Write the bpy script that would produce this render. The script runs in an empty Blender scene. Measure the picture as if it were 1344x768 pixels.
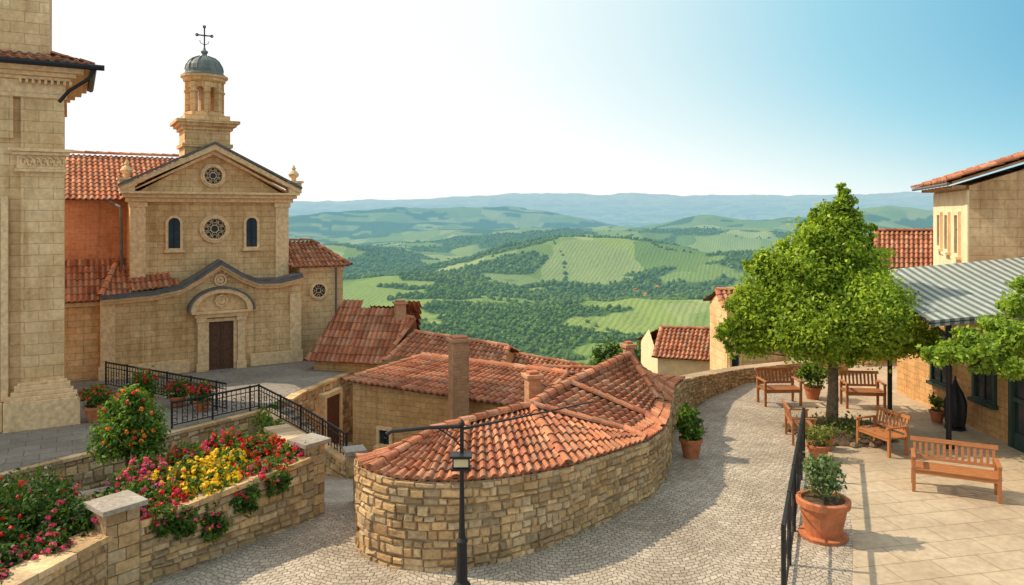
import bpy, bmesh, math, random
import numpy as np
from mathutils import Vector, Matrix
random.seed(7); rng=np.random.default_rng(7)
H=4.5
def W(px,py,Y): return Vector(((px-672)*Y/1000.0, Y, H-(py-280)*Y/1000.0))
scene=bpy.context.scene
COL=scene.collection
WL={}
# ------------------------------------------------------------ materials
def newmat(name):
    m=bpy.data.materials.new(name); m.use_nodes=True
    nt=m.node_tree; b=nt.nodes['Principled BSDF']; b.inputs['Roughness'].default_value=.8
    b.inputs['Specular IOR Level'].default_value=.25
    return m,nt,b
def nd(nt,t,**k):
    n=nt.nodes.new(t)
    for a,v in k.items():
        if hasattr(n,a): setattr(n,a,v)
    return n
def L(nt,a,b): nt.links.new(a,b)
def noise_n(nt,vec,scale,detail=5,rough=.6):
    n=nd(nt,'ShaderNodeTexNoise'); n.inputs['Scale'].default_value=scale; n.inputs['Detail'].default_value=detail; n.inputs['Roughness'].default_value=rough
    if vec is not None: L(nt,vec,n.inputs['Vector'])
    return n
def ramp(nt,fac,stops):
    r=nd(nt,'ShaderNodeValToRGB'); e=r.color_ramp.elements
    while len(e)<len(stops): e.new(.5)
    for i,(p,c) in enumerate(stops):
        e[i].position=p; e[i].color=(c[0],c[1],c[2],1)
    L(nt,fac,r.inputs['Fac']); return r
def mixc(nt,fac,a,b,bt='MIX'):
    m=nd(nt,'ShaderNodeMix',data_type='RGBA',blend_type=bt)
    if isinstance(fac,(int,float)): m.inputs[0].default_value=fac
    else: L(nt,fac,m.inputs[0])
    for s,i in ((a,6),(b,7)):
        if isinstance(s,(tuple,list)): m.inputs[i].default_value=(s[0],s[1],s[2],1)
        else: L(nt,s,m.inputs[i])
    return m.outputs[2]
def bump(nt,b,h,strength=.5,dist=.02,prev=None):
    n=nd(nt,'ShaderNodeBump'); n.inputs['Strength'].default_value=strength; n.inputs['Distance'].default_value=dist
    L(nt,h,n.inputs['Height'])
    if prev: L(nt,prev.outputs[0],n.inputs['Normal'])
    L(nt,n.outputs[0],b.inputs['Normal']); return n
def gpos(nt): return nd(nt,'ShaderNodeNewGeometry').outputs['Position']
def m_attr(name,rough=.85,nscale=18,lo=.7,hi=1.2,bs=.6,bd=.02,big=1.2):
    m,nt,b=newmat(name); a=nd(nt,'ShaderNodeAttribute',attribute_name='Col'); p=gpos(nt)
    n=noise_n(nt,p,nscale); r=ramp(nt,n.outputs[0],[(.3,(lo,)*3),(.7,(hi,)*3)])
    n2=noise_n(nt,p,big,3); r2=ramp(nt,n2.outputs[0],[(.35,(.78,.73,.68)),(.65,(1.1,1.1,1.1))])
    c=mixc(nt,1,a.outputs['Color'],r.outputs[0],'MULTIPLY'); c=mixc(nt,1,c,r2.outputs[0],'MULTIPLY')
    L(nt,c,b.inputs['Base Color']); b.inputs['Roughness'].default_value=rough
    bump(nt,b,n.outputs[0],bs,bd); return m
def m_plain(name,c,rough=.8,nscale=8,var=.25,bs=.3,bd=.01,metal=0):
    m,nt,b=newmat(name); p=gpos(nt); n=noise_n(nt,p,nscale)
    r=ramp(nt,n.outputs[0],[(.3,tuple(x*(1-var) for x in c)),(.7,tuple(min(1,x*(1+var)) for x in c))])
    L(nt,r.outputs[0],b.inputs['Base Color']); b.inputs['Roughness'].default_value=rough; b.inputs['Metallic'].default_value=metal
    if bs: bump(nt,b,n.outputs[0],bs,bd)
    return m
def m_block(name,c1,c2,mortar,bw,bh,msize=.011,distort=.02,bs=.5,var=.24,streak=True):
    m,nt,b=newmat(name); uv=nd(nt,'ShaderNodeUVMap').outputs[0]; p=gpos(nt)
    n0=noise_n(nt,p,3,2)
    mm=nd(nt,'ShaderNodeVectorMath',operation='MULTIPLY_ADD'); L(nt,n0.outputs['Color'],mm.inputs[0]); mm.inputs[1].default_value=(distort*2,)*3
    L(nt,uv,mm.inputs[2])
    br=nd(nt,'ShaderNodeTexBrick'); L(nt,mm.outputs[0],br.inputs['Vector'])
    br.offset=.5; br.inputs['Scale'].default_value=1; br.inputs['Mortar Size'].default_value=msize; br.inputs['Mortar Smooth'].default_value=.5
    br.inputs['Brick Width'].default_value=bw; br.inputs['Row Height'].default_value=bh; br.inputs['Bias'].default_value=0
    br.inputs['Color1'].default_value=(*c1,1); br.inputs['Color2'].default_value=(*c2,1); br.inputs['Mortar'].default_value=(*mortar,1)
    n=noise_n(nt,p,9,6,.7); r=ramp(nt,n.outputs[0],[(.3,(1-var,)*3),(.7,(1+var*.5,)*3)])
    n2=noise_n(nt,p,.9,4); r2=ramp(nt,n2.outputs[0],[(.35,(.82,.73,.62)),(.62,(1.08,1.08,1.08))])
    c=mixc(nt,1,br.outputs[0],r.outputs[0],'MULTIPLY'); c=mixc(nt,.85,c,r2.outputs[0],'MULTIPLY')
    if streak:
        mp=nd(nt,'ShaderNodeMapping'); L(nt,p,mp.inputs[0]); mp.inputs['Scale'].default_value=(5,5,.35)
        n3=noise_n(nt,mp.outputs[0],1,4); r3=ramp(nt,n3.outputs[0],[(.50,(1,1,1)),(.75,(.58,.49,.40))])
        c=mixc(nt,.65,c,r3.outputs[0],'MULTIPLY')
    L(nt,c,b.inputs['Base Color']); b.inputs['Roughness'].default_value=.9
    inv=nd(nt,'ShaderNodeMath',operation='SUBTRACT'); inv.inputs[0].default_value=1; L(nt,br.outputs['Fac'],inv.inputs[1])
    b1=bump(nt,b,inv.outputs[0],bs,.015); bump(nt,b,n.outputs[0],.4,.012,b1); return m
def m_leaf(name,trans=.35):
    m,nt,b=newmat(name); a=nd(nt,'ShaderNodeAttribute',attribute_name='Col')
    L(nt,a.outputs['Color'],b.inputs['Base Color']); b.inputs['Roughness'].default_value=.5
    t=nd(nt,'ShaderNodeBsdfTranslucent'); tc=mixc(nt,1,a.outputs['Color'],(1.5,1.5,.7),'MULTIPLY'); L(nt,tc,t.inputs[0])
    mx=nd(nt,'ShaderNodeMixShader'); mx.inputs[0].default_value=trans
    L(nt,b.outputs[0],mx.inputs[1]); L(nt,t.outputs[0],mx.inputs[2]); L(nt,mx.outputs[0],nt.nodes['Material Output'].inputs[0]); return m
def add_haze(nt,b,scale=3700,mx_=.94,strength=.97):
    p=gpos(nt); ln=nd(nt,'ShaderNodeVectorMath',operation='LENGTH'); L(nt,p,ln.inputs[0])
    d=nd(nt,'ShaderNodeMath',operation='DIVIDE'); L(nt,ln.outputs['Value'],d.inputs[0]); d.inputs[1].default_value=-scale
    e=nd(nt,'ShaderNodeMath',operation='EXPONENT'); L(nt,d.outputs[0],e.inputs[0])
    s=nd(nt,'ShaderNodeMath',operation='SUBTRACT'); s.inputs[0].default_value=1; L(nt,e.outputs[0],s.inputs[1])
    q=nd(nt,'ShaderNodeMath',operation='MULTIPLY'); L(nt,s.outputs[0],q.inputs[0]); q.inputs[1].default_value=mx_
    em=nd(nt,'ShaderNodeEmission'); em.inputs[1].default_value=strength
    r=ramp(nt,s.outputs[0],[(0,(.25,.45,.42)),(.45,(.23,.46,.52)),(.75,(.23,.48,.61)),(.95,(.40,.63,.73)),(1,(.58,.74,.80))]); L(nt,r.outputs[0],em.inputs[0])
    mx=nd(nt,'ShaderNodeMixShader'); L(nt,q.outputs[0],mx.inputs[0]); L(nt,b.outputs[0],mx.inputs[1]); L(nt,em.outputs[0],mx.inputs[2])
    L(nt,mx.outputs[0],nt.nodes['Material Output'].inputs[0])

STONE=m_attr('rubble_stone'); TILE=m_attr('clay_tile',nscale=30,lo=.65,hi=1.2,bs=.5,bd=.01,big=2.2)
LIME=m_block('limestone_blocks',(.84,.57,.30),(.73,.48,.24),(.52,.34,.18),.42,.2)
LIMET=m_block('limestone_ashlar',(.87,.60,.33),(.76,.51,.27),(.54,.36,.2),.6,.27,.011,bs=.4)
BRICK=m_block('red_brick',(.66,.27,.14),(.56,.23,.12),(.55,.32,.2),.28,.1)
OCHRE=m_block('ochre_wall',(.66,.39,.17),(.56,.32,.13),(.44,.28,.14),.32,.14,distort=.05)
CHIMB=m_block('chimney_brick',(.56,.29,.15),(.46,.24,.12),(.44,.3,.2),.2,.07,streak=False)
TRIM=m_plain('stone_trim',(.78,.53,.29),.85,9,.24,.5)
PLAS=m_plain('cream_plaster',(.78,.60,.38),.9,3,.14,.3)
LEAD=m_plain('weathered_lead',(.13,.125,.12),.6,6,.3,.2)
DOME=m_plain('dome_lead',(.16,.18,.17),.6,5,.3,.2)
IRON=m_plain('black_iron',(.018,.018,.02),.45,20,.3,.1)
GLASS=m_plain('dark_glass',(.03,.04,.045),.2,2,.3,0)
DOORM=m_plain('dark_wood',(.12,.055,.03),.6,12,.3,.3)
def m_wood():
    m,nt,b=newmat('oiled_wood'); tc=nd(nt,'ShaderNodeTexCoord'); mp=nd(nt,'ShaderNodeMapping'); L(nt,tc.outputs['Object'],mp.inputs[0]); mp.inputs['Scale'].default_value=(3,40,40)
    n=noise_n(nt,mp.outputs[0],1.5,5); r=ramp(nt,n.outputs[0],[(.3,(.28,.10,.032)),(.7,(.48,.195,.075))]); L(nt,r.outputs[0],b.inputs['Base Color']); b.inputs['Roughness'].default_value=.5
    bump(nt,b,n.outputs[0],.3,.004); return m
WOOD=m_wood()
TERRA=m_plain('terracotta',(.44,.15,.065),.75,9,.25,.3)
BARK=m_plain('bark',(.20,.14,.085),.9,14,.4,1,.03)
SOIL=m_plain('soil',(.10,.065,.04),.95,12,.5,1,.04)
LEAF=m_leaf('leaf'); PETAL=m_leaf('petal',.25)
def m_cobble():
    m,nt,b=newmat('cobblestone'); p=gpos(nt); sx=nd(nt,'ShaderNodeSeparateXYZ'); L(nt,p,sx.inputs[0])
    a=nd(nt,'ShaderNodeMath',operation='MULTIPLY'); L(nt,sx.outputs[0],a.inputs[0]); a.inputs[1].default_value=2.4
    s=nd(nt,'ShaderNodeMath',operation='SINE'); L(nt,a.outputs[0],s.inputs[0])
    ab=nd(nt,'ShaderNodeMath',operation='ABSOLUTE'); L(nt,s.outputs[0],ab.inputs[0])
    mu=nd(nt,'ShaderNodeMath',operation='MULTIPLY_ADD'); L(nt,ab.outputs[0],mu.inputs[0]); mu.inputs[1].default_value=.28; L(nt,sx.outputs[1],mu.inputs[2])
    cb=nd(nt,'ShaderNodeCombineXYZ'); L(nt,sx.outputs[0],cb.inputs[0]); L(nt,mu.outputs[0],cb.inputs[1])
    n0=noise_n(nt,p,4,3); mm=nd(nt,'ShaderNodeVectorMath',operation='MULTIPLY_ADD'); L(nt,n0.outputs['Color'],mm.inputs[0]); mm.inputs[1].default_value=(.14,)*3; L(nt,cb.outputs[0],mm.inputs[2])
    br=nd(nt,'ShaderNodeTexBrick'); L(nt,mm.outputs[0],br.inputs['Vector']); br.inputs['Scale'].default_value=1
    br.inputs['Mortar Size'].default_value=.008; br.inputs['Mortar Smooth'].default_value=.9; br.inputs['Brick Width'].default_value=.10; br.inputs['Row Height'].default_value=.08
    br.inputs['Color1'].default_value=(.53,.46,.37,1); br.inputs['Color2'].default_value=(.38,.32,.255,1); br.inputs['Mortar'].default_value=(.22,.175,.13,1)
    n=noise_n(nt,p,30,4); r=ramp(nt,n.outputs[0],[(.3,(.75,)*3),(.7,(1.15,)*3)])
    n2=noise_n(nt,p,.7,5); r2=ramp(nt,n2.outputs[0],[(.35,(.76,.72,.68)),(.65,(1.1,1.08,1.05))])
    c=mixc(nt,1,br.outputs[0],r.outputs[0],'MULTIPLY'); c=mixc(nt,1,c,r2.outputs[0],'MULTIPLY'); L(nt,c,b.inputs['Base Color'])
    inv=nd(nt,'ShaderNodeMath',operation='SUBTRACT'); inv.inputs[0].default_value=1; L(nt,br.outputs['Fac'],inv.inputs[1])
    b1=bump(nt,b,inv.outputs[0],.7,.018); bump(nt,b,n.outputs[0],.4,.01,b1); b.inputs['Roughness'].default_value=.7; return m
COBBLE=m_cobble()
def m_pav(name,c1,c2,mo,bw,bh,rot=0,ms=.006):
    m,nt,b=newmat(name); p=gpos(nt); mp=nd(nt,'ShaderNodeMapping'); L(nt,p,mp.inputs[0]); mp.inputs['Rotation'].default_value=(0,0,rot)
    br=nd(nt,'ShaderNodeTexBrick'); L(nt,mp.outputs[0],br.inputs['Vector']); br.inputs['Scale'].default_value=1
    br.inputs['Mortar Size'].default_value=ms; br.inputs['Brick Width'].default_value=bw; br.inputs['Row Height'].default_value=bh
    br.inputs['Color1'].default_value=(*c1,1); br.inputs['Color2'].default_value=(*c2,1); br.inputs['Mortar'].default_value=(*mo,1)
    n=noise_n(nt,p,9,6); r=ramp(nt,n.outputs[0],[(.3,(.80,)*3),(.7,(1.1,)*3)]); n2=noise_n(nt,p,.6,4); r2=ramp(nt,n2.outputs[0],[(.35,(.80,.78,.76)),(.65,(1.08,)*3)])
    c=mixc(nt,1,br.outputs[0],r.outputs[0],'MULTIPLY'); c=mixc(nt,1,c,r2.outputs[0],'MULTIPLY'); L(nt,c,b.inputs['Base Color'])
    inv=nd(nt,'ShaderNodeMath',operation='SUBTRACT'); inv.inputs[0].default_value=1; L(nt,br.outputs['Fac'],inv.inputs[1])
    b1=bump(nt,b,inv.outputs[0],.4,.008); bump(nt,b,n.outputs[0],.3,.01,b1); b.inputs['Roughness'].default_value=.7; return m
PAVE=m_pav('beige_paving',(.52,.41,.285),(.465,.36,.245),(.30,.225,.15),.7,.45,math.radians(-12),.008)
GREYP=m_pav('grey_paving',(.30,.26,.22),(.25,.215,.18),(.14,.11,.09),.6,.4,math.radians(-30),.008)
# ------------------------------------------------------------ mesh builder
class MB:
    def __init__(s,M=None): s.v=[];s.f=[];s.c=[];s.m=[];s.M=M
    def V(s,p):
        p=Vector(p)
        if s.M is not None: p=s.M@p
        s.v.append(p); return len(s.v)-1
    def F(s,pts,m=0,c=(1,1,1)):
        s.f.append([s.V(p) for p in pts]); s.c.append(c); s.m.append(m)
    def Fi(s,idx,m=0,c=(1,1,1)): s.f.append(list(idx)); s.c.append(c); s.m.append(m)
    def box(s,x0,x1,y0,y1,z0,z1,m=0,c=(1,1,1)):
        i=[s.V((x,y,z)) for z in (z0,z1) for (x,y) in ((x0,y0),(x1,y0),(x1,y1),(x0,y1))]
        for q in ((0,3,2,1),(4,5,6,7),(0,1,5,4),(1,2,6,5),(2,3,7,6),(3,0,4,7)): s.Fi([i[k] for k in q],m,c)
    def prism(s,poly,y0,y1,m=0,c=(1,1,1)):
        a=[s.V((u,y0,z)) for u,z in poly]; b=[s.V((u,y1,z)) for u,z in poly]; n=len(poly)
        s.Fi(a,m,c); s.Fi(b[::-1],m,c)
        for k in range(n): s.Fi((a[k],b[k],b[(k+1)%n],a[(k+1)%n]),m,c)
    def vprism(s,poly,z0,z1,m=0,c=(1,1,1)):
        a=[s.V((x,y,z0)) for x,y in poly]; b=[s.V((x,y,z1)) for x,y in poly]; n=len(poly)
        s.Fi(a[::-1],m,c); s.Fi(b,m,c)
        for k in range(n): s.Fi((a[k],a[(k+1)%n],b[(k+1)%n],b[k]),m,c)
    def ring(s,out,inn,y0,y1,m=0,c=(1,1,1),closed=True):
        n=len(out); A=[s.V((u,y0,z)) for u,z in out]; B=[s.V((u,y0,z)) for u,z in inn]; C=[s.V((u,y1,z)) for u,z in out]; D=[s.V((u,y1,z)) for u,z in inn]
        for k in range(n if closed else n-1):
            j=(k+1)%n
            s.Fi((A[k],A[j],B[j],B[k]),m,c); s.Fi((A[k],C[k],C[j],A[j]),m,c); s.Fi((B[k],B[j],D[j],D[k]),m,c); s.Fi((C[k],D[k],D[j],C[j]),m,c)
        if not closed:
            for k in (0,n-1): s.Fi((A[k],B[k],D[k],C[k]),m,c)
    def tube(s,path,r,n=8,m=0,c=(1,1,1),caps=True):
        path=[Vector(p) for p in path]
        if not isinstance(r,(list,tuple)): r=[r]*len(path)
        rings=[]
        for i,p in enumerate(path):
            t=(path[min(i+1,len(path)-1)]-path[max(i-1,0)]).normalized()
            a=t.cross(Vector((0,0,1))) if abs(t.z)<.9 else t.cross(Vector((1,0,0)))
            a.normalize(); b=t.cross(a)
            rings.append([s.V(p+(a*math.cos(q*2*math.pi/n)+b*math.sin(q*2*math.pi/n))*r[i]) for q in range(n)])
        for i in range(len(rings)-1):
            for q in range(n): s.Fi((rings[i][q],rings[i][(q+1)%n],rings[i+1][(q+1)%n],rings[i+1][q]),m,c)
        if caps: s.Fi(rings[0][::-1],m,c); s.Fi(rings[-1],m,c)
    def lathe(s,cx,cy,prof,n=20,m=0,c=(1,1,1)):
        rings=[[s.V((cx+r*math.cos(q*2*math.pi/n),cy+r*math.sin(q*2*math.pi/n),z)) for q in range(n)] for r,z in prof]
        for i in range(len(rings)-1):
            for q in range(n): s.Fi((rings[i][q],rings[i][(q+1)%n],rings[i+1][(q+1)%n],rings[i+1][q]),m,c)
        s.Fi(rings[0][::-1],m,c); s.Fi(rings[-1],m,c)
    def build(s,name,mats,parent=None,smooth=False,label=None,bevel=0,recalc=True,local=False):
        v=np.array([tuple(p) for p in s.v],dtype=np.float64)
        lo=v.min(0); hi=v.max(0); org=Vector(((lo[0]+hi[0])/2,(lo[1]+hi[1])/2,lo[2]))
        if local: org=Vector((0,0,0))
        me=bpy.data.meshes.new(name); me.from_pydata([tuple(p-org) for p in s.v],[],s.f)
        for mt in mats: me.materials.append(mt)
        me.polygons.foreach_set('material_index',s.m)
        if recalc:
            bm=bmesh.new(); bm.from_mesh(me); bmesh.ops.recalc_face_normals(bm,faces=bm.faces); bm.to_mesh(me); bm.free()
        me.polygons.foreach_set('use_smooth',[smooth]*len(me.polygons))
        ca=me.color_attributes.new('Col','FLOAT_COLOR','CORNER'); uvl=me.uv_layers.new(name='UVMap')
        n=len(me.loops); cc=np.ones((n,4),dtype=np.float32); uv=np.zeros((n,2),dtype=np.float32)
        for p,c in zip(me.polygons,s.c):
            nn=p.normal
            if abs(nn.z)<.72:
                t=Vector((-nn.y,nn.x,0)); t.normalize()
                if abs(t.x)>=abs(t.y):
                    if t.x<0: t=-t
                elif t.y<0: t=-t
            for li in p.loop_indices:
                cc[li,:3]=c; w=me.vertices[me.loops[li].vertex_index].co+org
                uv[li]=(w.dot(t),w.z) if abs(nn.z)<.72 else (w.x,w.y)
        ca.data.foreach_set('color',cc.ravel()); uvl.data.foreach_set('uv',uv.ravel())
        o=bpy.data.objects.new(name,me); COL.objects.link(o)
        place(o,org,parent)
        if label: o['label']=label
        if bevel:
            bv=o.modifiers.new('bevel','BEVEL'); bv.width=bevel; bv.segments=2; bv.limit_method='ANGLE'
        return o
def place(o,org,parent):
    if parent is not None: o.parent=parent; o.location=org-WL[parent.name]
    else: o.location=org
    WL[o.name]=Vector(org)
def thing(name,label,cat,loc,group=None):
    e=bpy.data.objects.new(name,None); e.empty_display_size=.2; COL.objects.link(e); e.location=loc; WL[e.name]=Vector(loc)
    tag(e,label,cat,group); return e
def tag(o,label,cat,group=None):
    o['label']=label; o['category']=cat
    if group: o['group']=group
    return o
def mesh_np(name,v,f,cols,mats,parent=None,kind=None,percorner=False):
    v=np.asarray(v,dtype=np.float64); lo=v.min(0); hi=v.max(0); org=np.array([(lo[0]+hi[0])/2,(lo[1]+hi[1])/2,lo[2]])
    me=bpy.data.meshes.new(name); k=f.shape[1]
    me.vertices.add(len(v)); me.vertices.foreach_set('co',(v-org).astype(np.float32).ravel())
    me.loops.add(f.size); me.loops.foreach_set('vertex_index',f.astype(np.int32).ravel())
    me.polygons.add(len(f)); me.polygons.foreach_set('loop_start',np.arange(0,f.size,k,dtype=np.int32)); me.polygons.foreach_set('loop_total',np.full(len(f),k,dtype=np.int32))
    me.update(calc_edges=True)
    ca=me.color_attributes.new('Col','FLOAT_COLOR','CORNER'); cc=np.ones((f.size,4),dtype=np.float32); cc[:,:3]=cols[f.ravel()] if percorner else np.repeat(cols,k,axis=0); ca.data.foreach_set('color',cc.ravel())
    for m in mats: me.materials.append(m)
    o=bpy.data.objects.new(name,me); COL.objects.link(o); place(o,Vector(org),parent)
    if kind: o['kind']=kind
    return o
# ------------------------------------------------------------ stones
PAL=[(.64,.42,.21),(.56,.36,.175),(.50,.32,.16),(.68,.48,.27),(.44,.29,.15),(.60,.39,.19),(.54,.39,.23),(.40,.28,.16)]
def stone_wall(mb,path,thick=.35,sides=(1,),rowh=.16,cop=True,copt=.07,pal=PAL,gain=1.0,lmin=.12,lmax=.30):
    """path: list of (x,y,z0,z1). side +1 = right of travel direction"""
    P=[Vector(p[:2]) for p in path]; S=[0]
    for a,b in zip(P,P[1:]): S.append(S[-1]+(b-a).length)
    tot=S[-1]
    nrm=[]
    for i in range(len(P)):
        t=(P[min(i+1,len(P)-1)]-P[max(i-1,0)]).normalized(); nrm.append(Vector((t.y,-t.x)))
    def at(s):
        s=min(max(s,0),tot)
        for i in range(len(P)-1):
            if s<=S[i+1]+1e-9:
                f=(s-S[i])/max(1e-9,S[i+1]-S[i]); q=P[i].lerp(P[i+1],f); n=nrm[i].lerp(nrm[i+1],f).normalized()
                return q,n,path[i][2]*(1-f)+path[i+1][2]*f,path[i][3]*(1-f)+path[i+1][3]*f
    def pt(s,off,t):
        q,n,a,b=at(s); q=q+n*off; return Vector((q.x,q.y,a+(b-a)*t))
    mor=(.30,.20,.11); h=thick/2
    n=max(2,int(tot/.25))
    for k in range(n):
        s0,s1=tot*k/n,tot*(k+1)/n
        for o in (-h,h): mb.F([pt(s0,o,0),pt(s1,o,0),pt(s1,o,1),pt(s0,o,1)],0,mor)
        mb.F([pt(s0,-h,1),pt(s0,h,1),pt(s1,h,1),pt(s1,-h,1)],0,(.45,.33,.2))
    for s in (0,tot): mb.F([pt(s,-h,0),pt(s,h,0),pt(s,h,1),pt(s,-h,1)],0,(.42,.28,.15))
    hm=sum(p[3]-p[2] for p in path)/len(path); nr=max(2,round(hm/rowh))
    for sd in sides:
        e=[0]
        for r in range(nr): e.append(e[-1]+random.uniform(.65,1.35))
        e=[x/e[-1] for x in e]
        for r in range(nr):
            s=-random.uniform(0,.3)
            while s<tot:
                l=random.uniform(lmin,lmax); s0,s1=max(s,0),min(s+l,tot); s+=l
                if s1-s0<.04: continue
                g=.005; b=.014; pr=random.uniform(.006,.034); t0,t1=e[r],e[r+1]; gt=g/hm; bt=b/hm
                t0+=random.uniform(-.014,.014); t1+=random.uniform(-.014,.014)
                A=[pt(s0+g,sd*h,t0+gt),pt(s1-g,sd*h,t0+gt),pt(s1-g,sd*h,t1-gt),pt(s0+g,sd*h,t1-gt)]
                o=sd*(h+pr)
                jj=lambda:random.uniform(-.011,.011)
                B=[pt(s0+g+b+jj(),o+jj()*.6,t0+gt+bt+jj()),pt(s1-g-b+jj(),o+jj()*.6,t0+gt+bt+jj()),pt(s1-g-b+jj(),o+jj()*.6,t1-gt-bt+jj()),pt(s0+g+b+jj(),o+jj()*.6,t1-gt-bt+jj())]
                c=random.choice(pal); k=random.uniform(.76,1.15)*gain; c=tuple(x*k for x in c)
                i=[mb.V(p) for p in A+B]
                mb.Fi((i[4],i[5],i[6],i[7]),0,c)
                for q in range(4): mb.Fi((i[q],i[(q+1)%4],i[4+(q+1)%4],i[4+q]),0,tuple(x*.85 for x in c))
    if cop:
        s=0
        while s<tot-.02:
            l=random.uniform(.28,.5); s1=min(s+l,tot); oo=h+.05; z=random.uniform(0,.008)
            c=random.choice(pal); k=random.uniform(.95,1.2)*gain; c=tuple(x*k for x in c)
            v=[]
            for ss in (s+.004,s1-.004):
                for o in (-oo,oo):
                    p=pt(ss,o,1); v.append(p+Vector((0,0,.003))); v.append(p+Vector((0,0,copt+z)))
            i=[mb.V(p) for p in v]
            for q in ((0,2,3,1),(4,5,7,6),(0,1,5,4),(2,6,7,3),(1,3,7,5),(0,4,6,2)): mb.Fi([i[k2] for k2 in q],0,c)
            s=s1
def stone_pillar(mb,x,y,w,z0,z1,rot=0,cap=.09,gain=1):
    old=mb.M
    mb.M=Matrix.Translation((x,y,0))@Matrix.Rotation(rot,4,'Z')
    mb.box(-w/2,w/2,-w/2,w/2,z0,z1,0,(.30,.20,.11)); nr=max(2,round((z1-z0)/.15))
    for r in range(nr):
        a=z0+(z1-z0)*r/nr+.006; b=z0+(z1-z0)*(r+1)/nr-.006; sp=random.uniform(-.3,.3)*w
        for ax in range(4):
            old2=mb.M; mb.M=old2@Matrix.Rotation(ax*math.pi/2,4,'Z')
            for u0,u1 in ((-w/2,sp-.006),(sp+.006,w/2)):
                pr=random.uniform(.012,.025); kk=random.uniform(.8,1.1)*gain; c_=tuple(x_*kk for x_ in random.choice(PAL))
                mb.box(u0,u1,-w/2-pr,-w/2+.01,a,b,0,c_)
            mb.M=old2
    mb.box(-w/2-.08,w/2+.08,-w/2-.08,w/2+.08,z1+.002,z1+cap,0,(.38*gain,.33*gain,.28*gain)); mb.M=old
# ------------------------------------------------------------ tiles
TP=[(.56,.21,.105),(.50,.18,.088),(.60,.25,.13),(.54,.23,.125),(.43,.155,.085),(.58,.28,.16),(.55,.21,.105),(.50,.24,.14)]
def tcol(g=1):
    c=random.choice(TP); k=random.uniform(.78,1.15)*g; return tuple(x*k for x in c)
SH=[(0,0),(.14,.72),(.31,1),(.48,.72),(.62,0),(.81,-.2)]
def tile_strip(mb,pos,nrm,ncol,nrow,amp,lift,g,clamp=None):
    base=-.02
    for j in range(nrow):
        rng_=clamp(j) if clamp else (0,ncol)
        if rng_ is None: continue
        ua,ub=rng_
        for i in range(int(math.floor(ua)),int(math.ceil(ub))):
            c=tcol(g); jz=random.uniform(-.006,.008)
            us=[min(max(i+f,ua),ub) for f,_ in SH]+[min(max(i+1,ua),ub)]; hs=[h_ for _,h_ in SH]+[0]
            if us[-1]-us[0]<.05: continue
            lo=[];up=[];bs=[]
            jt=random.uniform(-.08,.08)
            for u,hh in zip(us,hs):
                t0=j-.06+jt*.4; t1=j+1
                p=pos(u,t0); n=nrm(u,t0); lo.append(mb.V(p+n*(hh*amp+lift+jz))); bs.append(mb.V(p+n*(hh*amp*.8+base)))
                p=pos(u,t1); n=nrm(u,t1); up.append(mb.V(p+n*(hh*amp*.9+jz*.5)))
            for k in range(6):
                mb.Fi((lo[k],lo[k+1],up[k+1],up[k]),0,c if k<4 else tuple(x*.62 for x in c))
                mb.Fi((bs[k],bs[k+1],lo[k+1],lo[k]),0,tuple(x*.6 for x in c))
def tile_facet(mb,poly,tw=.2,tl=.34,amp=.045,g=1):
    poly=[Vector(p) for p in poly]; o=poly[0]; U=(poly[1]-o).normalized(); N=U.cross(poly[2]-o).normalized()
    if N.z<0: N=-N
    Vv=N.cross(U)
    if Vv.z<0: Vv=-Vv
    q=[((p-o).dot(U),(p-o).dot(Vv)) for p in poly]; vmax=max(b for a,b in q); nrow=max(1,round(vmax/tl)); tl=vmax/nrow
    def clamp(j):
        v=(j+.45)*tl; xs=[]
        for k in range(len(q)):
            (a0,b0),(a1,b1)=q[k],q[(k+1)%len(q)]
            if (b0-v)*(b1-v)<0: xs.append(a0+(a1-a0)*(v-b0)/(b1-b0))
        if len(xs)<2: return None
        return min(xs)/tw,max(xs)/tw
    tile_strip(mb,lambda u,t:o+U*(u*tw)+Vv*(t*tl),lambda u,t:N,0,nrow,amp,.025,g,clamp)
    mb.F([p-N*.03 for p in poly],0,(.28,.12,.07))
def tile_patch(mb,e0,e1,r1,r0,tw=.2,tl=.34,amp=.045,g=1):
    e0,e1,r1,r0=map(Vector,(e0,e1,r1,r0)); nc=max(1,round(max((e1-e0).length,(r1-r0).length)/tw)); nr=max(1,round((((r0-e0).length+(r1-e1).length)/2)/tl))
    def pos(u,t):
        a=e0.lerp(e1,u/nc); b=r0.lerp(r1,u/nc); return a.lerp(b,t/nr)
    def nrm(u,t):
        a=(e1-e0).lerp(r1-r0,t/nr); b=(r0.lerp(r1,u/nc))-(e0.lerp(e1,u/nc)); n=a.cross(b).normalized()
        return n if n.z>0 else -n
    tile_strip(mb,pos,nrm,nc,nr,amp,.025,g)
    n=nrm(nc/2,nr/2); mb.F([p-n*.03 for p in (e0,e1,r1,r0)],0,(.28,.12,.07))
def caps(mb,a,b,r=.11,seg=.36,g=1):
    a=Vector(a);b=Vector(b); d=b-a; n=max(1,round(d.length/seg)); t=d.normalized(); sd=t.cross(Vector((0,0,1))).normalized(); up=sd.cross(t)
    for k in range(n):
        p0=a+d*(k/n)-t*.03; p1=a+d*((k+1)/n); c=tcol(g*1.05); R0=r*random.uniform(1.05,1.15); R1=r*.9; q0=[];q1=[]
        for i in range(7):
            an=math.pi*i/6; q0.append(mb.V(p0+sd*math.cos(an)*R0+up*(math.sin(an)*R0*.85+.01))); q1.append(mb.V(p1+sd*math.cos(an)*R1+up*(math.sin(an)*R1*.85)))
        for i in range(6): mb.Fi((q0[i],q0[i+1],q1[i+1],q1[i]),0,c)
        mb.Fi(q0,0,tuple(x*.4 for x in c))
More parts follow.
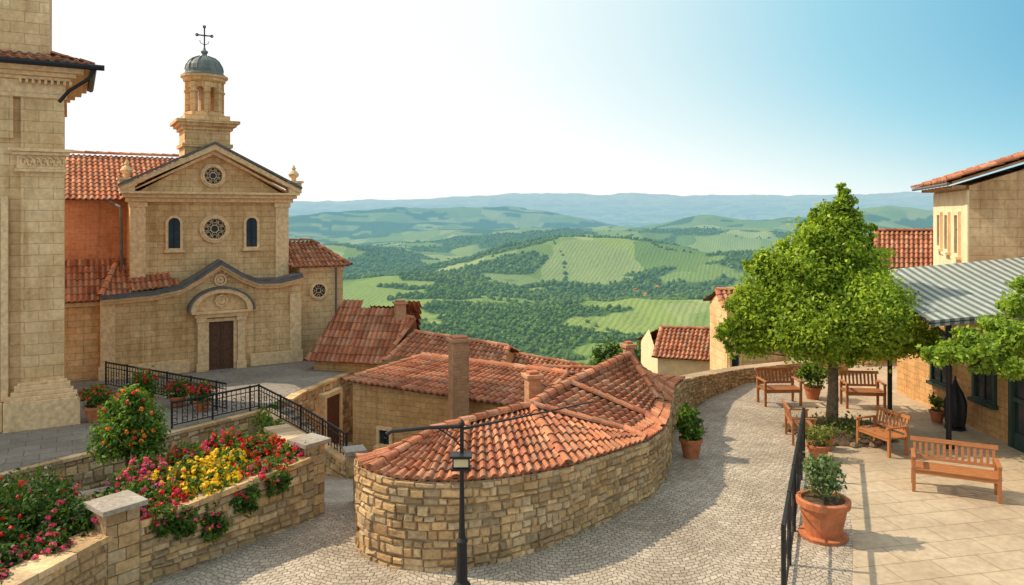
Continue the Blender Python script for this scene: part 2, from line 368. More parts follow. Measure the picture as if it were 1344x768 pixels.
def chimney(x,y,w,z0,z1,parent,d=None):
    d=d or w; mb=MB(Matrix.Translation((x,y,0))@Matrix.Rotation(.35,4,'Z'))
    mb.box(-w/2,w/2,-d/2,d/2,z0,z1-.12,0); mb.box(-w/2-.05,w/2+.05,-d/2-.05,d/2+.05,z1-.12,z1-.05,0); mb.box(-w/2+.02,w/2-.02,-d/2+.02,d/2-.02,z1-.05,z1,1)
    return mb.build('chimney',[CHIMB,TERRA],parent,bevel=.008)
def house(name,label,eL,eR,rL,rR,zb,hip=False,wall=OCHRE,chim=(),tw=.17,g=1,cat='house',wins=(),group='lower town houses with tiled roofs'):
    eL,eR,rL,rR=map(Vector,(eL,eR,rL,rR))
    if hip: eL.z=eR.z=(eL.z+eR.z)/2; rL.z=rR.z=(rL.z+rR.z)/2
    U=(eR-eL); U.z=0; U.normalize(); D=Vector((-U.y,U.x,0)); mid=(rL+rR)/2; d=(mid-eL).dot(D)
    bL=eL+D*2*d; bR=eR+D*2*d
    c=(eL+eR+bL+bR)/4; T=thing(name,label,cat,(c.x,c.y,zb),group)
    ins=.18; wL=eL+U*ins+D*ins; wR=eR-U*ins+D*ins; vL=bL+U*ins-D*ins; vR=bR-U*ins-D*ins
    mb=MB()
    def wq(a,b): mb.F([(a.x,a.y,zb),(b.x,b.y,zb),(b.x,b.y,b.z-.03),(a.x,a.y,a.z-.03)])
    wq(wL,wR); wq(wR,vR); wq(vR,vL); wq(vL,wL)
    if not hip:
        for a,b,r in ((wL,vL,rL),(wR,vR,rR)):
            m_=(a+b)/2; mb.F([(a.x,a.y,a.z-.03),(b.x,b.y,b.z-.03),(m_.x,m_.y,r.z-.06)])
    mb.build('wall',[wall],T,recalc=False)
    rb=MB()
    if hip:
        tile_facet(rb,[eL,eR,rR,rL],tw,.3,g=g); tile_facet(rb,[bR,bL,rL,rR],tw,.3,g=g); tile_facet(rb,[bL,eL,rL],tw,.3,g=g); tile_facet(rb,[eR,bR,rR],tw,.3,g=g)
        for a,b in ((eL,rL),(bL,rL),(eR,rR),(bR,rR)): caps(rb,a,b,.09,g=g)
    else:
        tile_patch(rb,eL,eR,rR,rL,tw,.3,g=g); tile_patch(rb,bR,bL,rL,rR,tw,.3,g=g)
        caps(rb,eL,rL,.08,g=g); caps(rb,eR,rR,.08,g=g)
    caps(rb,rL,rR,.1,g=g)
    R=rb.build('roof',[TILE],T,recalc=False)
    for (px,py0,py1,Y,w) in chim:
        p0=W(px,py0,Y); p1=W(px,py1,Y); chimney(p0.x,p0.y,w,p1.z,p0.z,R)
    for (f,z,w,h) in wins:
        p=wL.lerp(wR,f); M=Matrix.Translation((p.x,p.y,z))@Matrix.Rotation(math.atan2(U.y,U.x),4,'Z'); window(T,M,w,h)
    return T
def rectpts(w,h,n=None): return [(-w/2,0),(w/2,0),(w/2,h),(-w/2,h)]
def archpts(w,h,n=10):
    r=w/2; return [(-r,0),(r,0)]+[(r*math.cos(math.pi*k/n),h-r+r*math.sin(math.pi*k/n)) for k in range(n+1)]
def circ(r,n=28,cz=0): return [(r*math.cos(2*math.pi*k/n),cz+r*math.sin(2*math.pi*k/n)) for k in range(n)]
def window(T,M,w,h,arch=False,fr=.08,fm=None,name='window',mull=True):
    fm=fm or TRIM; f=archpts if arch else rectpts; fp=MB(M)
    inn=f(w,h); o2=f(w+2*fr,h+2*fr); out=[(u,z-fr) for u,z in o2]
    fp.ring(out,inn,-.07,.02); fp.box(-w/2-fr-.05,w/2+fr+.05,-.13,.02,-fr-.05,-fr+.02)
    gp=MB(M); gp.F([(u,-.012,z) for u,z in inn],0)
    if mull:
        gp.box(-.015,.015,-.035,-.014,0,h*.97,1)
        k=1
        while k*.3<h-.1: gp.box(-w/2,w/2,-.03,-.014,k*.3-.01,k*.3+.01,1); k+=1
    P=fp.build(name,[fm],T); gp.build('glass',[GLASS,IRON],P); return P
def round_window(T,M,r,fr=.1,spokes=8,name='rose_window'):
    fp=MB(M); fp.ring(circ(r+fr),circ(r),-.09,.02); fp.ring(circ(r+fr*.35),circ(r-.02),-.12,-.08)
    P=fp.build(name,[TRIM],T,bevel=.008); gp=MB(M); gp.F([(u,-.012,z) for u,z in circ(r)],0); gp.build('glass',[GLASS],P)
    tp=MB(M); tp.ring(circ(r*.38),circ(r*.31),-.05,-.014)
    for k in range(spokes):
        a=2*math.pi*k/spokes+math.pi/spokes; tp.tube([(r*.36*math.cos(a),-.035,r*.36*math.sin(a)),(r*.99*math.cos(a),-.035,r*.99*math.sin(a))],.011,5)
        b=2*math.pi*(k+.5)/spokes+math.pi/spokes; q=[(r*.74*math.cos(b)+u*.9,z*.9+r*.74*math.sin(b)) for u,z in circ(r*.24,12)]; q2=[(r*.74*math.cos(b)+u,z+r*.74*math.sin(b)) for u,z in circ(r*.17,12)]
        tp.ring(q,q2,-.045,-.014)
    tp.build('tracery',[TRIM],P); return P
# ------------------------------------------------------------ foliage
def leaves(name,lobes,n,size,c0,c1,parent,mat=None,cl=.28,per=40,shell=.45,up=.3,flat=.55,kind=None):
    lb=np.array(lobes,float); wgt=(lb[:,3]*lb[:,4]+lb[:,3]*lb[:,5]); wgt/=wgt.sum(); ncl=max(1,int(n/per))
    li=rng.choice(len(lb),ncl,p=wgt); d=rng.normal(size=(ncl,3)); d/=np.linalg.norm(d,axis=1)[:,None]
    rr=shell+(1.08-shell)*rng.random(ncl)**.6; cc=lb[li,:3]+d*lb[li,3:6]*rr[:,None]; bright=rng.random(ncl)
    idx=np.repeat(np.arange(ncl),per); m=len(idx); crad=lb[li,3:6].mean(1)*cl
    p=cc[idx]+rng.normal(size=(m,3))*crad[idx][:,None]*.6
    nn=d[idx]*.6+rng.normal(size=(m,3))*.7; nn[:,2]+=up; nn/=np.linalg.norm(nn,axis=1)[:,None]
    a=np.cross(nn,rng.normal(size=(m,3))); a/=np.linalg.norm(a,axis=1)[:,None]; b=np.cross(nn,a)
    s=(size*(.6+.8*rng.random(m)))[:,None]
    v=np.stack([p-a*s*.5,p+b*s*.5*flat+nn*s*.08,p+a*s*.5-nn*s*.1,p-b*s*.5*flat+nn*s*.08],1).reshape(-1,3)
    f=np.arange(m*4).reshape(-1,4); t=np.clip(bright[idx]*.7+rng.random(m)*.45-.08,0,1)[:,None]
    cols=np.array(c0)[None]*(1-t)+np.array(c1)[None]*t; cols=cols*(.8+.4*rng.random(m))[:,None]
    return mesh_np(name,v,f,cols,[mat or LEAF],parent,kind)
def blossoms(name,lobes,n,size,colsl,parent,per=9):
    lb=np.array(lobes,float); ncl=n; li=rng.choice(len(lb),ncl); d=rng.normal(size=(ncl,3)); d[:,2]=np.abs(d[:,2])*.9; d[:,1]-=.35; d/=np.linalg.norm(d,axis=1)[:,None]
    cc=lb[li,:3]+d*lb[li,3:6]*(1.0+.14*rng.random(ncl))[:,None]; ci=rng.integers(0,len(colsl),ncl)
    idx=np.repeat(np.arange(ncl),per); m=len(idx); off=rng.normal(size=(m,3)); off/=np.linalg.norm(off,axis=1)[:,None]
    p=cc[idx]+off*size*.55; nn=off+d[idx]*.4; nn/=np.linalg.norm(nn,axis=1)[:,None]
    a=np.cross(nn,rng.normal(size=(m,3))); a/=np.linalg.norm(a,axis=1)[:,None]; b=np.cross(nn,a); s=size*.42
    v=np.stack([p-a*s,p+b*s,p+a*s,p-b*s],1).reshape(-1,3); f=np.arange(m*4).reshape(-1,4)
    cols=np.array(colsl)[ci[idx]]*(.7+.5*rng.random(m))[:,None]
    return mesh_np(name,v,f,cols,[PETAL],parent)
GD=(.035,.08,.015); GL=(.16,.26,.03)
def pot(name_lbl,x,y,z,r,h,plant_lobes,n,ls,c0=GD,c1=GL,bl=None,saucer=False,cat='potted plant',group='terracotta plant pots'):
    T=thing('potted_plant',name_lbl,cat,(x,y,z),group); mb=MB()
    pr=[(r*.66,z),(r*.7,z+.03),(r*.88,z+h*.55),(r*.95,z+h*.8),(r*1.08,z+h*.82),(r*1.1,z+h*.97),(r*1.0,z+h),(r*.88,z+h*.98),(r*.86,z+h*.9)]
    if saucer: pr=[(r*.95,z),(r*1.0,z+.05),(r*.7,z+.055)]+pr[1:]
    mb.lathe(x,y,pr,24); mb.build('pot',[TERRA],T,smooth=False)
    s=MB(); s.lathe(x,y,[(r*.86,z+h*.9),(r*.8,z+h*.93)],16); s.build('soil',[SOIL],T)
    leaves('foliage',[(x+a,y+b,z+c,d,e,f) for a,b,c,d,e,f in plant_lobes],n,ls,c0,c1,T,per=12,shell=.1)
    if bl: blossoms('blossoms',[(x+a,y+b,z+c,d,e,f) for a,b,c,d,e,f in plant_lobes],bl[0],bl[1],bl[2],T)
    return T
# ============================================================ TERRAIN
def vnoise(x,y,seed=0):
    xi=np.floor(x).astype(np.int64); yi=np.floor(y).astype(np.int64); xf=x-xi; yf=y-yi
    def h(a,b):
        q=(a*374761393+b*668265263+seed*982451653)&0x7fffffff; q=((q^(q>>13))*1274126177)&0x7fffffff; return ((q^(q>>16))&0xffff)/65535.
    u=xf*xf*(3-2*xf); v=yf*yf*(3-2*yf)
    return (h(xi,yi)*(1-u)+h(xi+1,yi)*u)*(1-v)+(h(xi,yi+1)*(1-u)+h(xi+1,yi+1)*u)*v
def fbm(x,y,o=4,seed=0):
    s=0;a=1;t=0
    for k in range(o): s=s+a*vnoise(x*2**k+17*k,y*2**k+31*k,seed+k); t+=a; a*=.5
    return s/t
def wood(X,Y):
    # open fields on the rounded hill and the valley floor, woods in bands between them
    m=.6*fbm(X/150,Y/95,3,21)+.4*fbm(X/430,Y/240,3,77)
    m=m-.07*np.exp(-((X-110)/200)**2-((Y-1380)/170)**2)-.05*np.exp(-((X+250)/190)**2-((Y-1000)/160)**2)-.06*np.exp(-((X-230)/120)**2-((Y-800)/110)**2)
    return m
def height(X,Y):
    r=np.sqrt(X*X+Y*Y); z=np.interp(r,[0,36,50,80,140,250,400,600,1000,2000,4000,9000,40000],[-3.4,-3.6,-7,-22,-44,-68,-86,-104,-118,-122,-118,-100,-60])
    n=fbm(X/420,Y/420,4,1)-.5; z=z+n*np.interp(r,[60,300,900,3000],[2,14,50,90])
    z=z+(fbm(X/90,Y/90,3,5)-.5)*np.interp(r,[30,200,800],[.5,8,16])
    def ga(cx,cy,sx,sy,h,rot=0):
        dx=X-cx;dy=Y-cy;c,s=math.cos(rot),math.sin(rot); a=dx*c+dy*s;b=-dx*s+dy*c; return h*np.exp(-(a/sx)**2-(b/sy)**2)
    z=z+ga(130,1500,300,240,66,.25)+ga(-160,1150,230,180,34,.4)+ga(560,1350,280,220,50,-.2)+ga(-520,1900,260,260,45)+ga(260,900,160,130,24,.3)
    z=z+ga(-280,5000,800,600,170)+ga(-1150,4300,600,500,90)+ga(-1500,6500,900,800,100)+ga(200,3500,700,300,50,.1)
    z=z+ga(1300,3300,900,420,100,.05)+ga(2300,3600,900,500,100)+ga(700,2500,450,300,62)+ga(-100,2500,500,250,36,.1)
    far=np.interp(r,[9000,13500,17000],[0,1,.7]); z=z+far*(330+260*(fbm(X/3600,Y/9000+3,4,9)-.4)+80*np.exp(-((X-1500)/2500)**2)+90*np.exp(-((X-6500)/1500)**2))
    return z
na,nr_=560,460
ang=np.linspace(math.radians(-62),math.radians(62),na); rad=np.concatenate([[3,12],np.geomspace(24,32000,nr_-2)])
A,R_=np.meshgrid(ang,rad); TX=R_*np.sin(A); TY=R_*np.cos(A); TZ=height(TX,TY)
v=np.stack([TX,TY,TZ],-1).reshape(-1,3); ii=np.arange((nr_-1)*na).reshape(nr_-1,na)[:,:-1]; f=np.stack([ii,ii+1,ii+na+1,ii+na],-1).reshape(-1,4)
WT=float(np.percentile(wood(TX,TY)[(R_>450)&(R_<3000)&(np.abs(A)<.55)],52))
wm=np.clip((wood(TX,TY)-WT+.012)/.02,0,1); wm=np.maximum(wm,np.clip((470-R_)/60,0,1)); wm=wm.reshape(-1); tcols=np.stack([wm,wm,wm],-1)
def m_terrain():
    m,nt,b=newmat('valley_terrain'); p=gpos(nt)
    mp=nd(nt,'ShaderNodeMapping'); L(nt,p,mp.inputs[0]); mp.inputs['Scale'].default_value=(1,.6,0); mp.inputs['Rotation'].default_value=(0,0,.5)
    n9=noise_n(nt,mp.outputs[0],.01,3); mm=nd(nt,'ShaderNodeVectorMath',operation='MULTIPLY_ADD'); L(nt,n9.outputs['Color'],mm.inputs[0]); mm.inputs[1].default_value=(60,60,0); L(nt,mp.outputs[0],mm.inputs[2])
    vo=nd(nt,'ShaderNodeTexVoronoi'); vo.inputs['Scale'].default_value=.0085; L(nt,mm.outputs[0],vo.inputs['Vector'])
    sp=nd(nt,'ShaderNodeSeparateColor'); L(nt,vo.outputs['Color'],sp.inputs[0])
    fc=ramp(nt,sp.outputs[0],[(0,(.12,.19,.045)),(.3,(.27,.33,.085)),(.55,(.17,.25,.06)),(.75,(.36,.39,.14)),(1,(.20,.26,.09))])
    wv=nd(nt,'ShaderNodeTexWave'); wv.inputs['Scale'].default_value=.05; wv.inputs['Distortion'].default_value=3.5; wv.inputs['Detail Scale'].default_value=.03; L(nt,mp.outputs[0],wv.inputs['Vector'])
    wr=ramp(nt,wv.outputs[0],[(.2,(.62,.68,.6)),(.6,(1,1,1))])
    fcs=mixc(nt,.6,fc.outputs[0],wr.outputs[0],'MULTIPLY')
    nf=noise_n(nt,p,.09,5,.7); fo=ramp(nt,nf.outputs[0],[(.35,(.03,.065,.02)),(.55,(.06,.115,.03)),(.75,(.12,.19,.045))])
    at=nd(nt,'ShaderNodeAttribute',attribute_name='Col'); mk=ramp(nt,at.outputs['Fac'],[(.25,(0,0,0)),(.75,(1,1,1))])
    c=mixc(nt,mk.outputs[0],fcs,fo.outputs[0]); L(nt,c,b.inputs['Base Color']); b.inputs['Roughness'].default_value=1; b.inputs['Specular IOR Level'].default_value=0
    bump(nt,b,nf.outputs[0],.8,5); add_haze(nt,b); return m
TER=m_terrain()
g=mesh_np('hills',v,f,tcols,[TER],None,'structure',percorner=True)
g.data.polygons.foreach_set('use_smooth',[True]*len(g.data.polygons))
def ico(sub):
    bm=bmesh.new(); bmesh.ops.create_icosphere(bm,subdivisions=sub,radius=1); v=np.array([x.co[:] for x in bm.verts]); f=np.array([[q.index for q in x.verts] for x in bm.faces]); bm.free(); return v,f
def m_forest():
    m,nt,b=newmat('forest_canopy'); a=nd(nt,'ShaderNodeAttribute',attribute_name='Col'); p=gpos(nt); n=noise_n(nt,p,1.4,4,.7); r=ramp(nt,n.outputs[0],[(.3,(.6,)*3),(.7,(1.4,)*3)])
    L(nt,mixc(nt,1,a.outputs['Color'],r.outputs[0],'MULTIPLY'),b.inputs['Base Color']); b.inputs['Roughness'].default_value=1; b.inputs['Specular IOR Level'].default_value=0
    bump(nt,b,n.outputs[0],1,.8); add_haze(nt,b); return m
FOR=m_forest()
def forest(N,r0,r1,s0,s1,name,near=450,mult=6,hedges=True):
    iv,if_=ico(1); M_=N*mult; r=np.exp(rng.uniform(math.log(r0),math.log(r1),M_)); px=rng.uniform(330,1330,M_); a=np.arctan((px-672)/1000); X=r*np.sin(a); Y=r*np.cos(a)
    ok=(wood(X,Y)>WT)|(r<near)
    if hedges: ok|=(np.abs(np.sin(X/75+Y/190+2*vnoise(X/200,Y/200,3)))<.035)
    X=X[ok][:N];Y=Y[ok][:N]; Z=height(X,Y); n=len(X); s=rng.uniform(s0,s1,n)
    V=iv[None]*np.stack([s,s,s*rng.uniform(.8,1.3,n)],-1)[:,None,:]*(1+.28*rng.normal(size=(n,len(iv),1))); V[:,:,2]+=s[:,None]*.5
    V+=np.stack([X,Y,Z],-1)[:,None,:]; F=(if_[None]+(np.arange(n)*len(iv))[:,None,None]).reshape(-1,3)
    c0=np.array((.045,.085,.022)); c1=np.array((.14,.22,.045)); t=np.repeat(rng.random(n)**1.3,len(if_))[:,None]
    o=mesh_np(name,V.reshape(-1,3),F,c0*(1-t)+c1*t,[FOR],None,'stuff'); tag(o,'dense green woodland covering the valley slopes below town','forest')
forest(14000,250,900,1.2,2.6,'woodland')
forest(13000,850,2600,2.0,4.0,'distant_woodland',0,5,True)
for k,(px,Y_) in enumerate([(835,1180),(848,1150),(862,1200)]):
    X_=(px-672)*Y_/1000; z=float(height(np.array([X_]),np.array([float(Y_)]))[0]); T=thing('farmhouse','small cream farmhouse with brown roof among valley fields','house',(X_,Y_,z),'farmhouses scattered in the valley')
    M=Matrix.Translation((X_,Y_,z))@Matrix.Rotation(k*.7,4,'Z')@Matrix.Scale(.5,4)
    mb=MB(M); mb.box(-8,8,-5,5,-2,7); mb.build('wall',[PLAS],T)
    mb=MB(M); mb.prism([(-9,6.8),(9,6.8),(9,7.2),(0,10.5),(-9,7.2)],-6,6,0); mb.build('roof',[TERRA],T)
# ============================================================ GROUND
WP=[(-2.6,12.6,0,.45),(-2.35,11.5,0,.78),(-2.16,10.7,0,1.02),(-2.08,10.25,0,1.1),(-1.86,9.9,0,1.13),(-1.5,9.66,0,1.12),(-1.1,9.57,0,1.12),(-.69,9.6,0,1.1),(-.12,9.85,0,1.06),(.35,10.15,0,1.03),(.8,10.55,0,.98),(1.43,11.2,0,.95),(2.14,12.0,0,.90),(2.55,12.75,0,.86),(2.82,13.6,0,.84),(3.05,14.6,0,.84),(3.36,15.8,0,.88),(3.88,17.0,0,.80),(4.7,18.4,0,.6),(6.1,20.1,0,.4),(7.7,21.0,0,.36),(9.4,21.3,0,.36)]
WP=[(x,y,-.9 if y>10.5 and x<-2 else -.05,z1) for x,y,z0,z1 in WP]
wp2=[]
for i,(x,y,a,b) in enumerate(WP):
    p=Vector(WP[max(i-1,0)][:2]); q=Vector(WP[min(i+1,len(WP)-1)][:2]); t=(q-p).normalized(); wp2.append((x-t.y*.17,y+t.x*.17,a,b))
WP=wp2
def sheet(name,poly,z,mat):
    mb=MB(); mb.F([(x,y,z) for x,y in poly]); o=mb.build(name,[mat],recalc=False)
    bm=bmesh.new(); bm.from_mesh(o.data); bmesh.ops.triangulate(bm,faces=bm.faces); bm.to_mesh(o.data); bm.free()
    o['kind']='structure'; return o
inner=[(-2.0,11.0)]+[(x,y) for x,y,_,_ in WP[2:]]
sheet('terrace_paving',[(-3.2,11.0)]+inner+[(9.6,26.5),(24,26.5),(24,-3),(-8,-3),(-8,7),(-4.8,9.0)],0,PAVE)
sheet('cobbled_road',[(-3.2,11.0)]+inner[:-2]+[(7.6,20.95),(7.2,19.6),(6.75,18),(6.2,16),(5.85,14.2),(5.45,12.5),(4.75,10.6),(4.1,9.2),(2.6,6),(-1,-2.9),(-7.9,-2.9),(-7.9,6.9),(-4.8,9.0)],.004,COBBLE)
mb=MB(); rows=[(10.9,.006),(11.6,-.03),(12.6,-.25),(14,-.62),(17,-1.4),(20,-2.1),(24,-2.7)]
for (a,za),(b,zb) in zip(rows,rows[1:]): mb.F([(-8,a,za),(-1.6,a,za),(-1.6,b,zb),(-8,b,zb)])
o=mb.build('sloping_street',[COBBLE],recalc=False); o['kind']='structure'
sheet('church_terrace',[(-12.4,12.2),(-10.2,15.2),(-6.6,20.2),(-6.3,22),(-5.4,24.9),(-5.6,28.5),(-20,36),(-28,16)],-.66,GREYP)
mb=MB(); stone_wall(mb,WP,.34,(1,),.092,cop=False,gain=1.05,lmin=.08,lmax=.24)
tag(mb.build('boundary_wall',[STONE],recalc=False),'curved rubble stone wall bordering the cobbled road','wall')
# roofs stepping back behind the curved wall
T=thing('low_house','low houses with stepped terracotta tile roofs behind curved wall','house',(0.5,13,0),'lower town houses with tiled roofs')
rb=MB()
def ev(i,dz=.02,out=.14):
    x,y,_,z=WP[i]; a=Vector(WP[max(i-1,0)][:2]); b=Vector(WP[min(i+1,len(WP)-1)][:2]); t=(b-a).normalized(); return Vector((x+t.y*out,y-t.x*out,z+dz))
V3=Vector
R0=V3((-1.15,11.0,1.33)); R1=V3((-.55,11.45,1.38)); R2=V3((.30,12.35,1.36)); Q1=V3((1.82,12.2,1.0))
B2=V3((1.0,13.45,1.48)); Q2=V3((2.35,13.25,.95)); B3=V3((2.30,14.95,1.70)); Q3=V3((2.72,14.4,.98)); R4=V3((2.85,16.4,1.0))
TW,TLn,AM_=.14,.235,.036
bk0=V3((-1.6,12.6,.5)); bk1=V3((-1.4,11.7,.92))
seq=[(0,bk0),(1,bk1),(2,R0),(3,R0),(4,R0),(5,R0+V3((.08,.03,0))),(6,R0.lerp(R1,.4)),(7,R0.lerp(R1,.8)),(8,R1.lerp(R2,.25)),(9,R1.lerp(R2,.7)),(10,R2),(11,R2.lerp(Q1,.5)),(12,Q1)]
for (i,a),(j,b) in zip(seq,seq[1:]): tile_patch(rb,ev(i),ev(j),b,a,TW,TLn,AM_)
tile_patch(rb,R2,Q1,Q2,B2,TW,TLn,AM_)
tile_patch(rb,B2,Q2,Q3,B3,TW,TLn,AM_)
for (i,a),(j,b) in (((12,Q1),(13,Q2)),((13,Q2),(14,Q2.lerp(Q3,.6))),((14,Q2.lerp(Q3,.6)),(15,Q3)),((15,B3),(16,B3.lerp(R4,.5))),((16,B3.lerp(R4,.5)),(17,R4))): tile_patch(rb,ev(i),ev(j),b,a,TW,TLn,AM_)
tile_patch(rb,Q3,ev(15),B3+V3((.03,.03,0)),B3,TW,TLn,AM_)
for a,b in ((R2,Q1),(B2,Q2),(Q3,B3)): caps(rb,a+V3((0,0,.04)),b+V3((0,0,.04)),.075,.25)
for a,b in ((Q1,ev(12)),(Q2,ev(13)),(Q3,ev(15))): caps(rb,a+V3((0,0,.04)),b+V3((0,0,.04)),.07,.25)
for i,p in ((4,R0),(7,R0.lerp(R1,.8)),(10,R2)): caps(rb,ev(i,.05,.12),p+V3((0,0,.03)),.065,.25)
for a,b in ((bk1,R0),(R0,R1),(R1,R2),(R2,B2),(B2,B3),(B3,R4)):
    off=V3((-1.0,.8,-.75)) if a is not bk1 else V3((.6,.9,-.6)); tile_patch(rb,b+off,a+off,a,b,TW,TLn,AM_)
    caps(rb,a+V3((0,0,.03)),b+V3((0,0,.03)),.085,.25)
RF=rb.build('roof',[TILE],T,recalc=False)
mb=MB(); mb.vprism([(-1.7,10.8),(-1.0,10.3),(.3,11.0),(2.1,13.2),(2.6,16.2),(1.2,15.6),(-1.3,12.2)],-3,.8); mb.build('wall',[OCHRE],T)
for (px,py0,py1,Y,w) in ((825,448,500,15.6,.17),(699,487,530,14.2,.24),(778,503,530,14.0,.17)):
    p0=W(px,py0,Y); p1=W(px,py1,Y); chimney(p0.x,p0.y,w,p1.z-.5,p0.z,RF)
# planter walls
mb=MB(); stone_wall(mb,[(-5.5,6.6,-.05,.66),(-4.85,9.0,-.05,.68)],.3,(1,),.11)
tag(mb.build('planter_wall',[STONE],recalc=False),'low rubble stone planter wall with flat coping','wall')
mb=MB(); stone_wall(mb,[(-4.6,9.25,-.05,.72),(-3.05,11.35,-.3,.85)],.3,(1,),.11)
stone_wall(mb,[(-3.05,11.55,-.3,.9),(-4.1,13.2,-1,.75)],.3,(1,),.11)
tag(mb.build('planter_wall',[STONE],recalc=False),'rubble stone planter wall under overflowing flowers beside street','wall')
mb=MB(); stone_pillar(mb,-4.74,9.12,.36,-.05,1.0,.9,.06); tag(mb.build('stone_pillar',[STONE],recalc=False),'square rubble pillar with grey flat cap','pillar')
mb=MB(); stone_pillar(mb,-3.05,11.45,.30,-.3,1.05,.9,.06); tag(mb.build('stone_pillar',[STONE],recalc=False),'square stone pillar ending the flower planter','pillar')
mb=MB(); mb.F([(-5.4,6.6,.55),(-4.75,9.1,.6),(-3.15,11.4,.7),(-4.1,13,.3),(-5.4,11.2,.55),(-7.5,10,.4),(-9,7,.4)]); mb.F([(-4.1,13,.3),(-5.4,11.2,.55),(-7.5,10,.4),(-9,7,.4),(-14,10,-1.6),(-10,15,-1.6),(-6.4,19.9,-1.9)])
o=mb.build('soil_bed',[SOIL],recalc=False); o['kind']='structure'
mb=MB(); stone_wall(mb,[(-12.4,12.2,-2.4,-.74),(-10.2,15.2,-2.4,-.74),(-6.62,20.15,-2.8,-.74)],.3,(1,),.16,gain=1.1); tag(mb.build('retaining_wall',[STONE],recalc=False),'stone retaining wall below the paved church terrace','wall')
mb=MB(); stone_wall(mb,[(-6.5,20.05,-3,-.72),(-4.3,17.8,-3,-1.0),(-3.6,17.1,-3,-1.12)],.26,(1,),.15,gain=1.1); tag(mb.build('stair_wall',[STONE],recalc=False),'sloping stone wall flanking the terrace steps','wall')
mb=MB(); stone_pillar(mb,-3.5,16.95,.3,-2.5,-.82,.4,gain=1.05); tag(mb.build('stone_pillar',[STONE],recalc=False),'small stone post at foot of terrace steps','pillar')
mb=MB(); stone_wall(mb,[(-6.3,21.2,-3,-.74),(-6.2,22.2,-3,-.74),(-5.35,24.9,-3,-.74)],.3,(1,),.16,gain=1.15); w_=mb.build('retaining_wall',[STONE],recalc=False); tag(w_,'tall stone terrace wall with small dark doorway','wall')
mb=MB(Matrix.Translation((-5.66,23.4,0))@Matrix.Rotation(math.radians(72.5),4,'Z')); mb.ring([(-.52,-3),(.52,-3),(.52,-.95),(-.52,-.95)],[(-.4,-3),(.4,-3),(.4,-1.08),(-.4,-1.08)],-.22,.0,0); mb.F([(-.4,-.17,-3),(.4,-.17,-3),(.4,-.17,-1.08),(-.4,-.17,-1.08)],1); mb.build('door',[TRIM,DOORM],w_)
d=Vector((.695,-.719,0)); pdir=Vector((.719,.695,0)); base=Vector((-6.45,20.25,0)); mb=MB()
for k in range(12):
    a=base+d*(k*.36); b=base+d*((k+1)*.36); z=-.70-(k+.5)*.09; q=[a,b,b+pdir*.55,a+pdir*.55]; mb.vprism([(p.x,p.y) for p in q],-3,z,0)
o=mb.build('steps',[GREYP]); o['kind']='structure'
# ============================================================ IRON RAILINGS
def railing(pts,h,lbl,step=.13,scroll=True,r=.013,name='iron_railing',every=8):
    T=thing(name,lbl,'railing',pts[0],'black iron railings'); mb=MB(); pts=[Vector(p) for p in pts]
    mb.tube([p+Vector((0,0,h)) for p in pts],r*1.8,6); mb.tube([p+Vector((0,0,.08)) for p in pts],r,6)
    if scroll: mb.tube([p+Vector((0,0,h*.8)) for p in pts],r*.9,6)
    else: mb.tube([p+Vector((0,0,h*.5)) for p in pts],r*.9,6)
    mb.build('handrail',[IRON],T)
    if not scroll:
        a,c=pts[0],pts[-1]; n=max(1,round((c-a).length/step))
        for k in range(n+1):
            p=a.lerp(c,k/n); q=MB(); q.tube([p,p+Vector((0,0,h+.03))],r*1.8,6); q.build('post',[IRON],T)
        return T
    b=MB()
    for a,c in zip(pts,pts[1:]):
        n=max(1,int((c-a).length/step))
        for k in range(n+1):
            p=a.lerp(c,k/n); big=k%every==0
            b.tube([p+Vector((0,0,0 if big else .08)),p+Vector((0,0,h+(.04 if big else 0)))],r*(1.8 if big else .7),5)
            if k<n and k%2==0:
                q=a.lerp(c,(k+.5)/n); t=(c-a).normalized(); R=step*.42
                for zc in (h*.3,h*.58):
                    b.tube([q+t*R*math.cos(w)+Vector((0,0,zc+R*math.sin(w))) for w in [j*math.pi/4 for j in range(8)]],r*.6,4)
    b.build('baluster',[IRON],T,label='row of thin scrolled iron uprights'); return T
railing([(-12.1,22.7,-.66),(-9.6,21.2,-.66),(-7.45,19.85,-.66)],.72,'ornate black iron railing along the church terrace',r=.015)
railing([(-8.15,18.25,-.66),(-6.68,20.1,-.66),(-5.2,18.75,-.87),(-3.75,17.25,-1.12)],.62,'ornate black iron railing descending beside stone steps',r=.015)
railing([(5.32,13.9,0),(3.10,8.7,0)],.92,'plain black metal railing dividing road and terrace',1.25,False,.016,every=1)
# ============================================================ CHURCH
u_=Vector((.864,.503,0)); v_=Vector((-.503,.864,0))
def frame(o):
    M=Matrix.Identity(4); M.col[0][:3]=u_; M.col[1][:3]=v_; M.col[2][:3]=(0,0,1); M.col[3][:3]=o; return M
CM=frame(Vector((-12.7,23.5,0)))
C=thing('stone_church','small limestone church with pediment, bell tower and tiled roofs','church',CM@Vector((3.4,2.5,-.66)))
zb=-.66
mb=MB(CM)
mb.prism([(.85,1.4),(5.85,1.4),(5.85,5.05),(3.35,6.55),(.85,5.05)],.5,4.6)
TOPL=[(0,1.93),(1.5,2.0),(2.3,2.15),(2.85,2.47),(3.5,2.9),(4.15,2.47),(4.7,2.22),(5.4,2.2),(6.17,2.36)]
mb.prism([(0,zb-.5),(6.17,zb-.5)]+[(u,z-.1) for u,z in TOPL[::-1]],0,1.6)
mb.box(6.172,7.75,.25,3.5,-3,2.6)
mb.box(-1.7,-.003,.35,2,zb-.5,1.75)
mb.build('wall',[LIME],C)
mb=MB(CM); mb.box(-5,.848,1.6,5.2,1,4.98); mb.build('brick_wall',[BRICK],C)
mb=MB(CM)
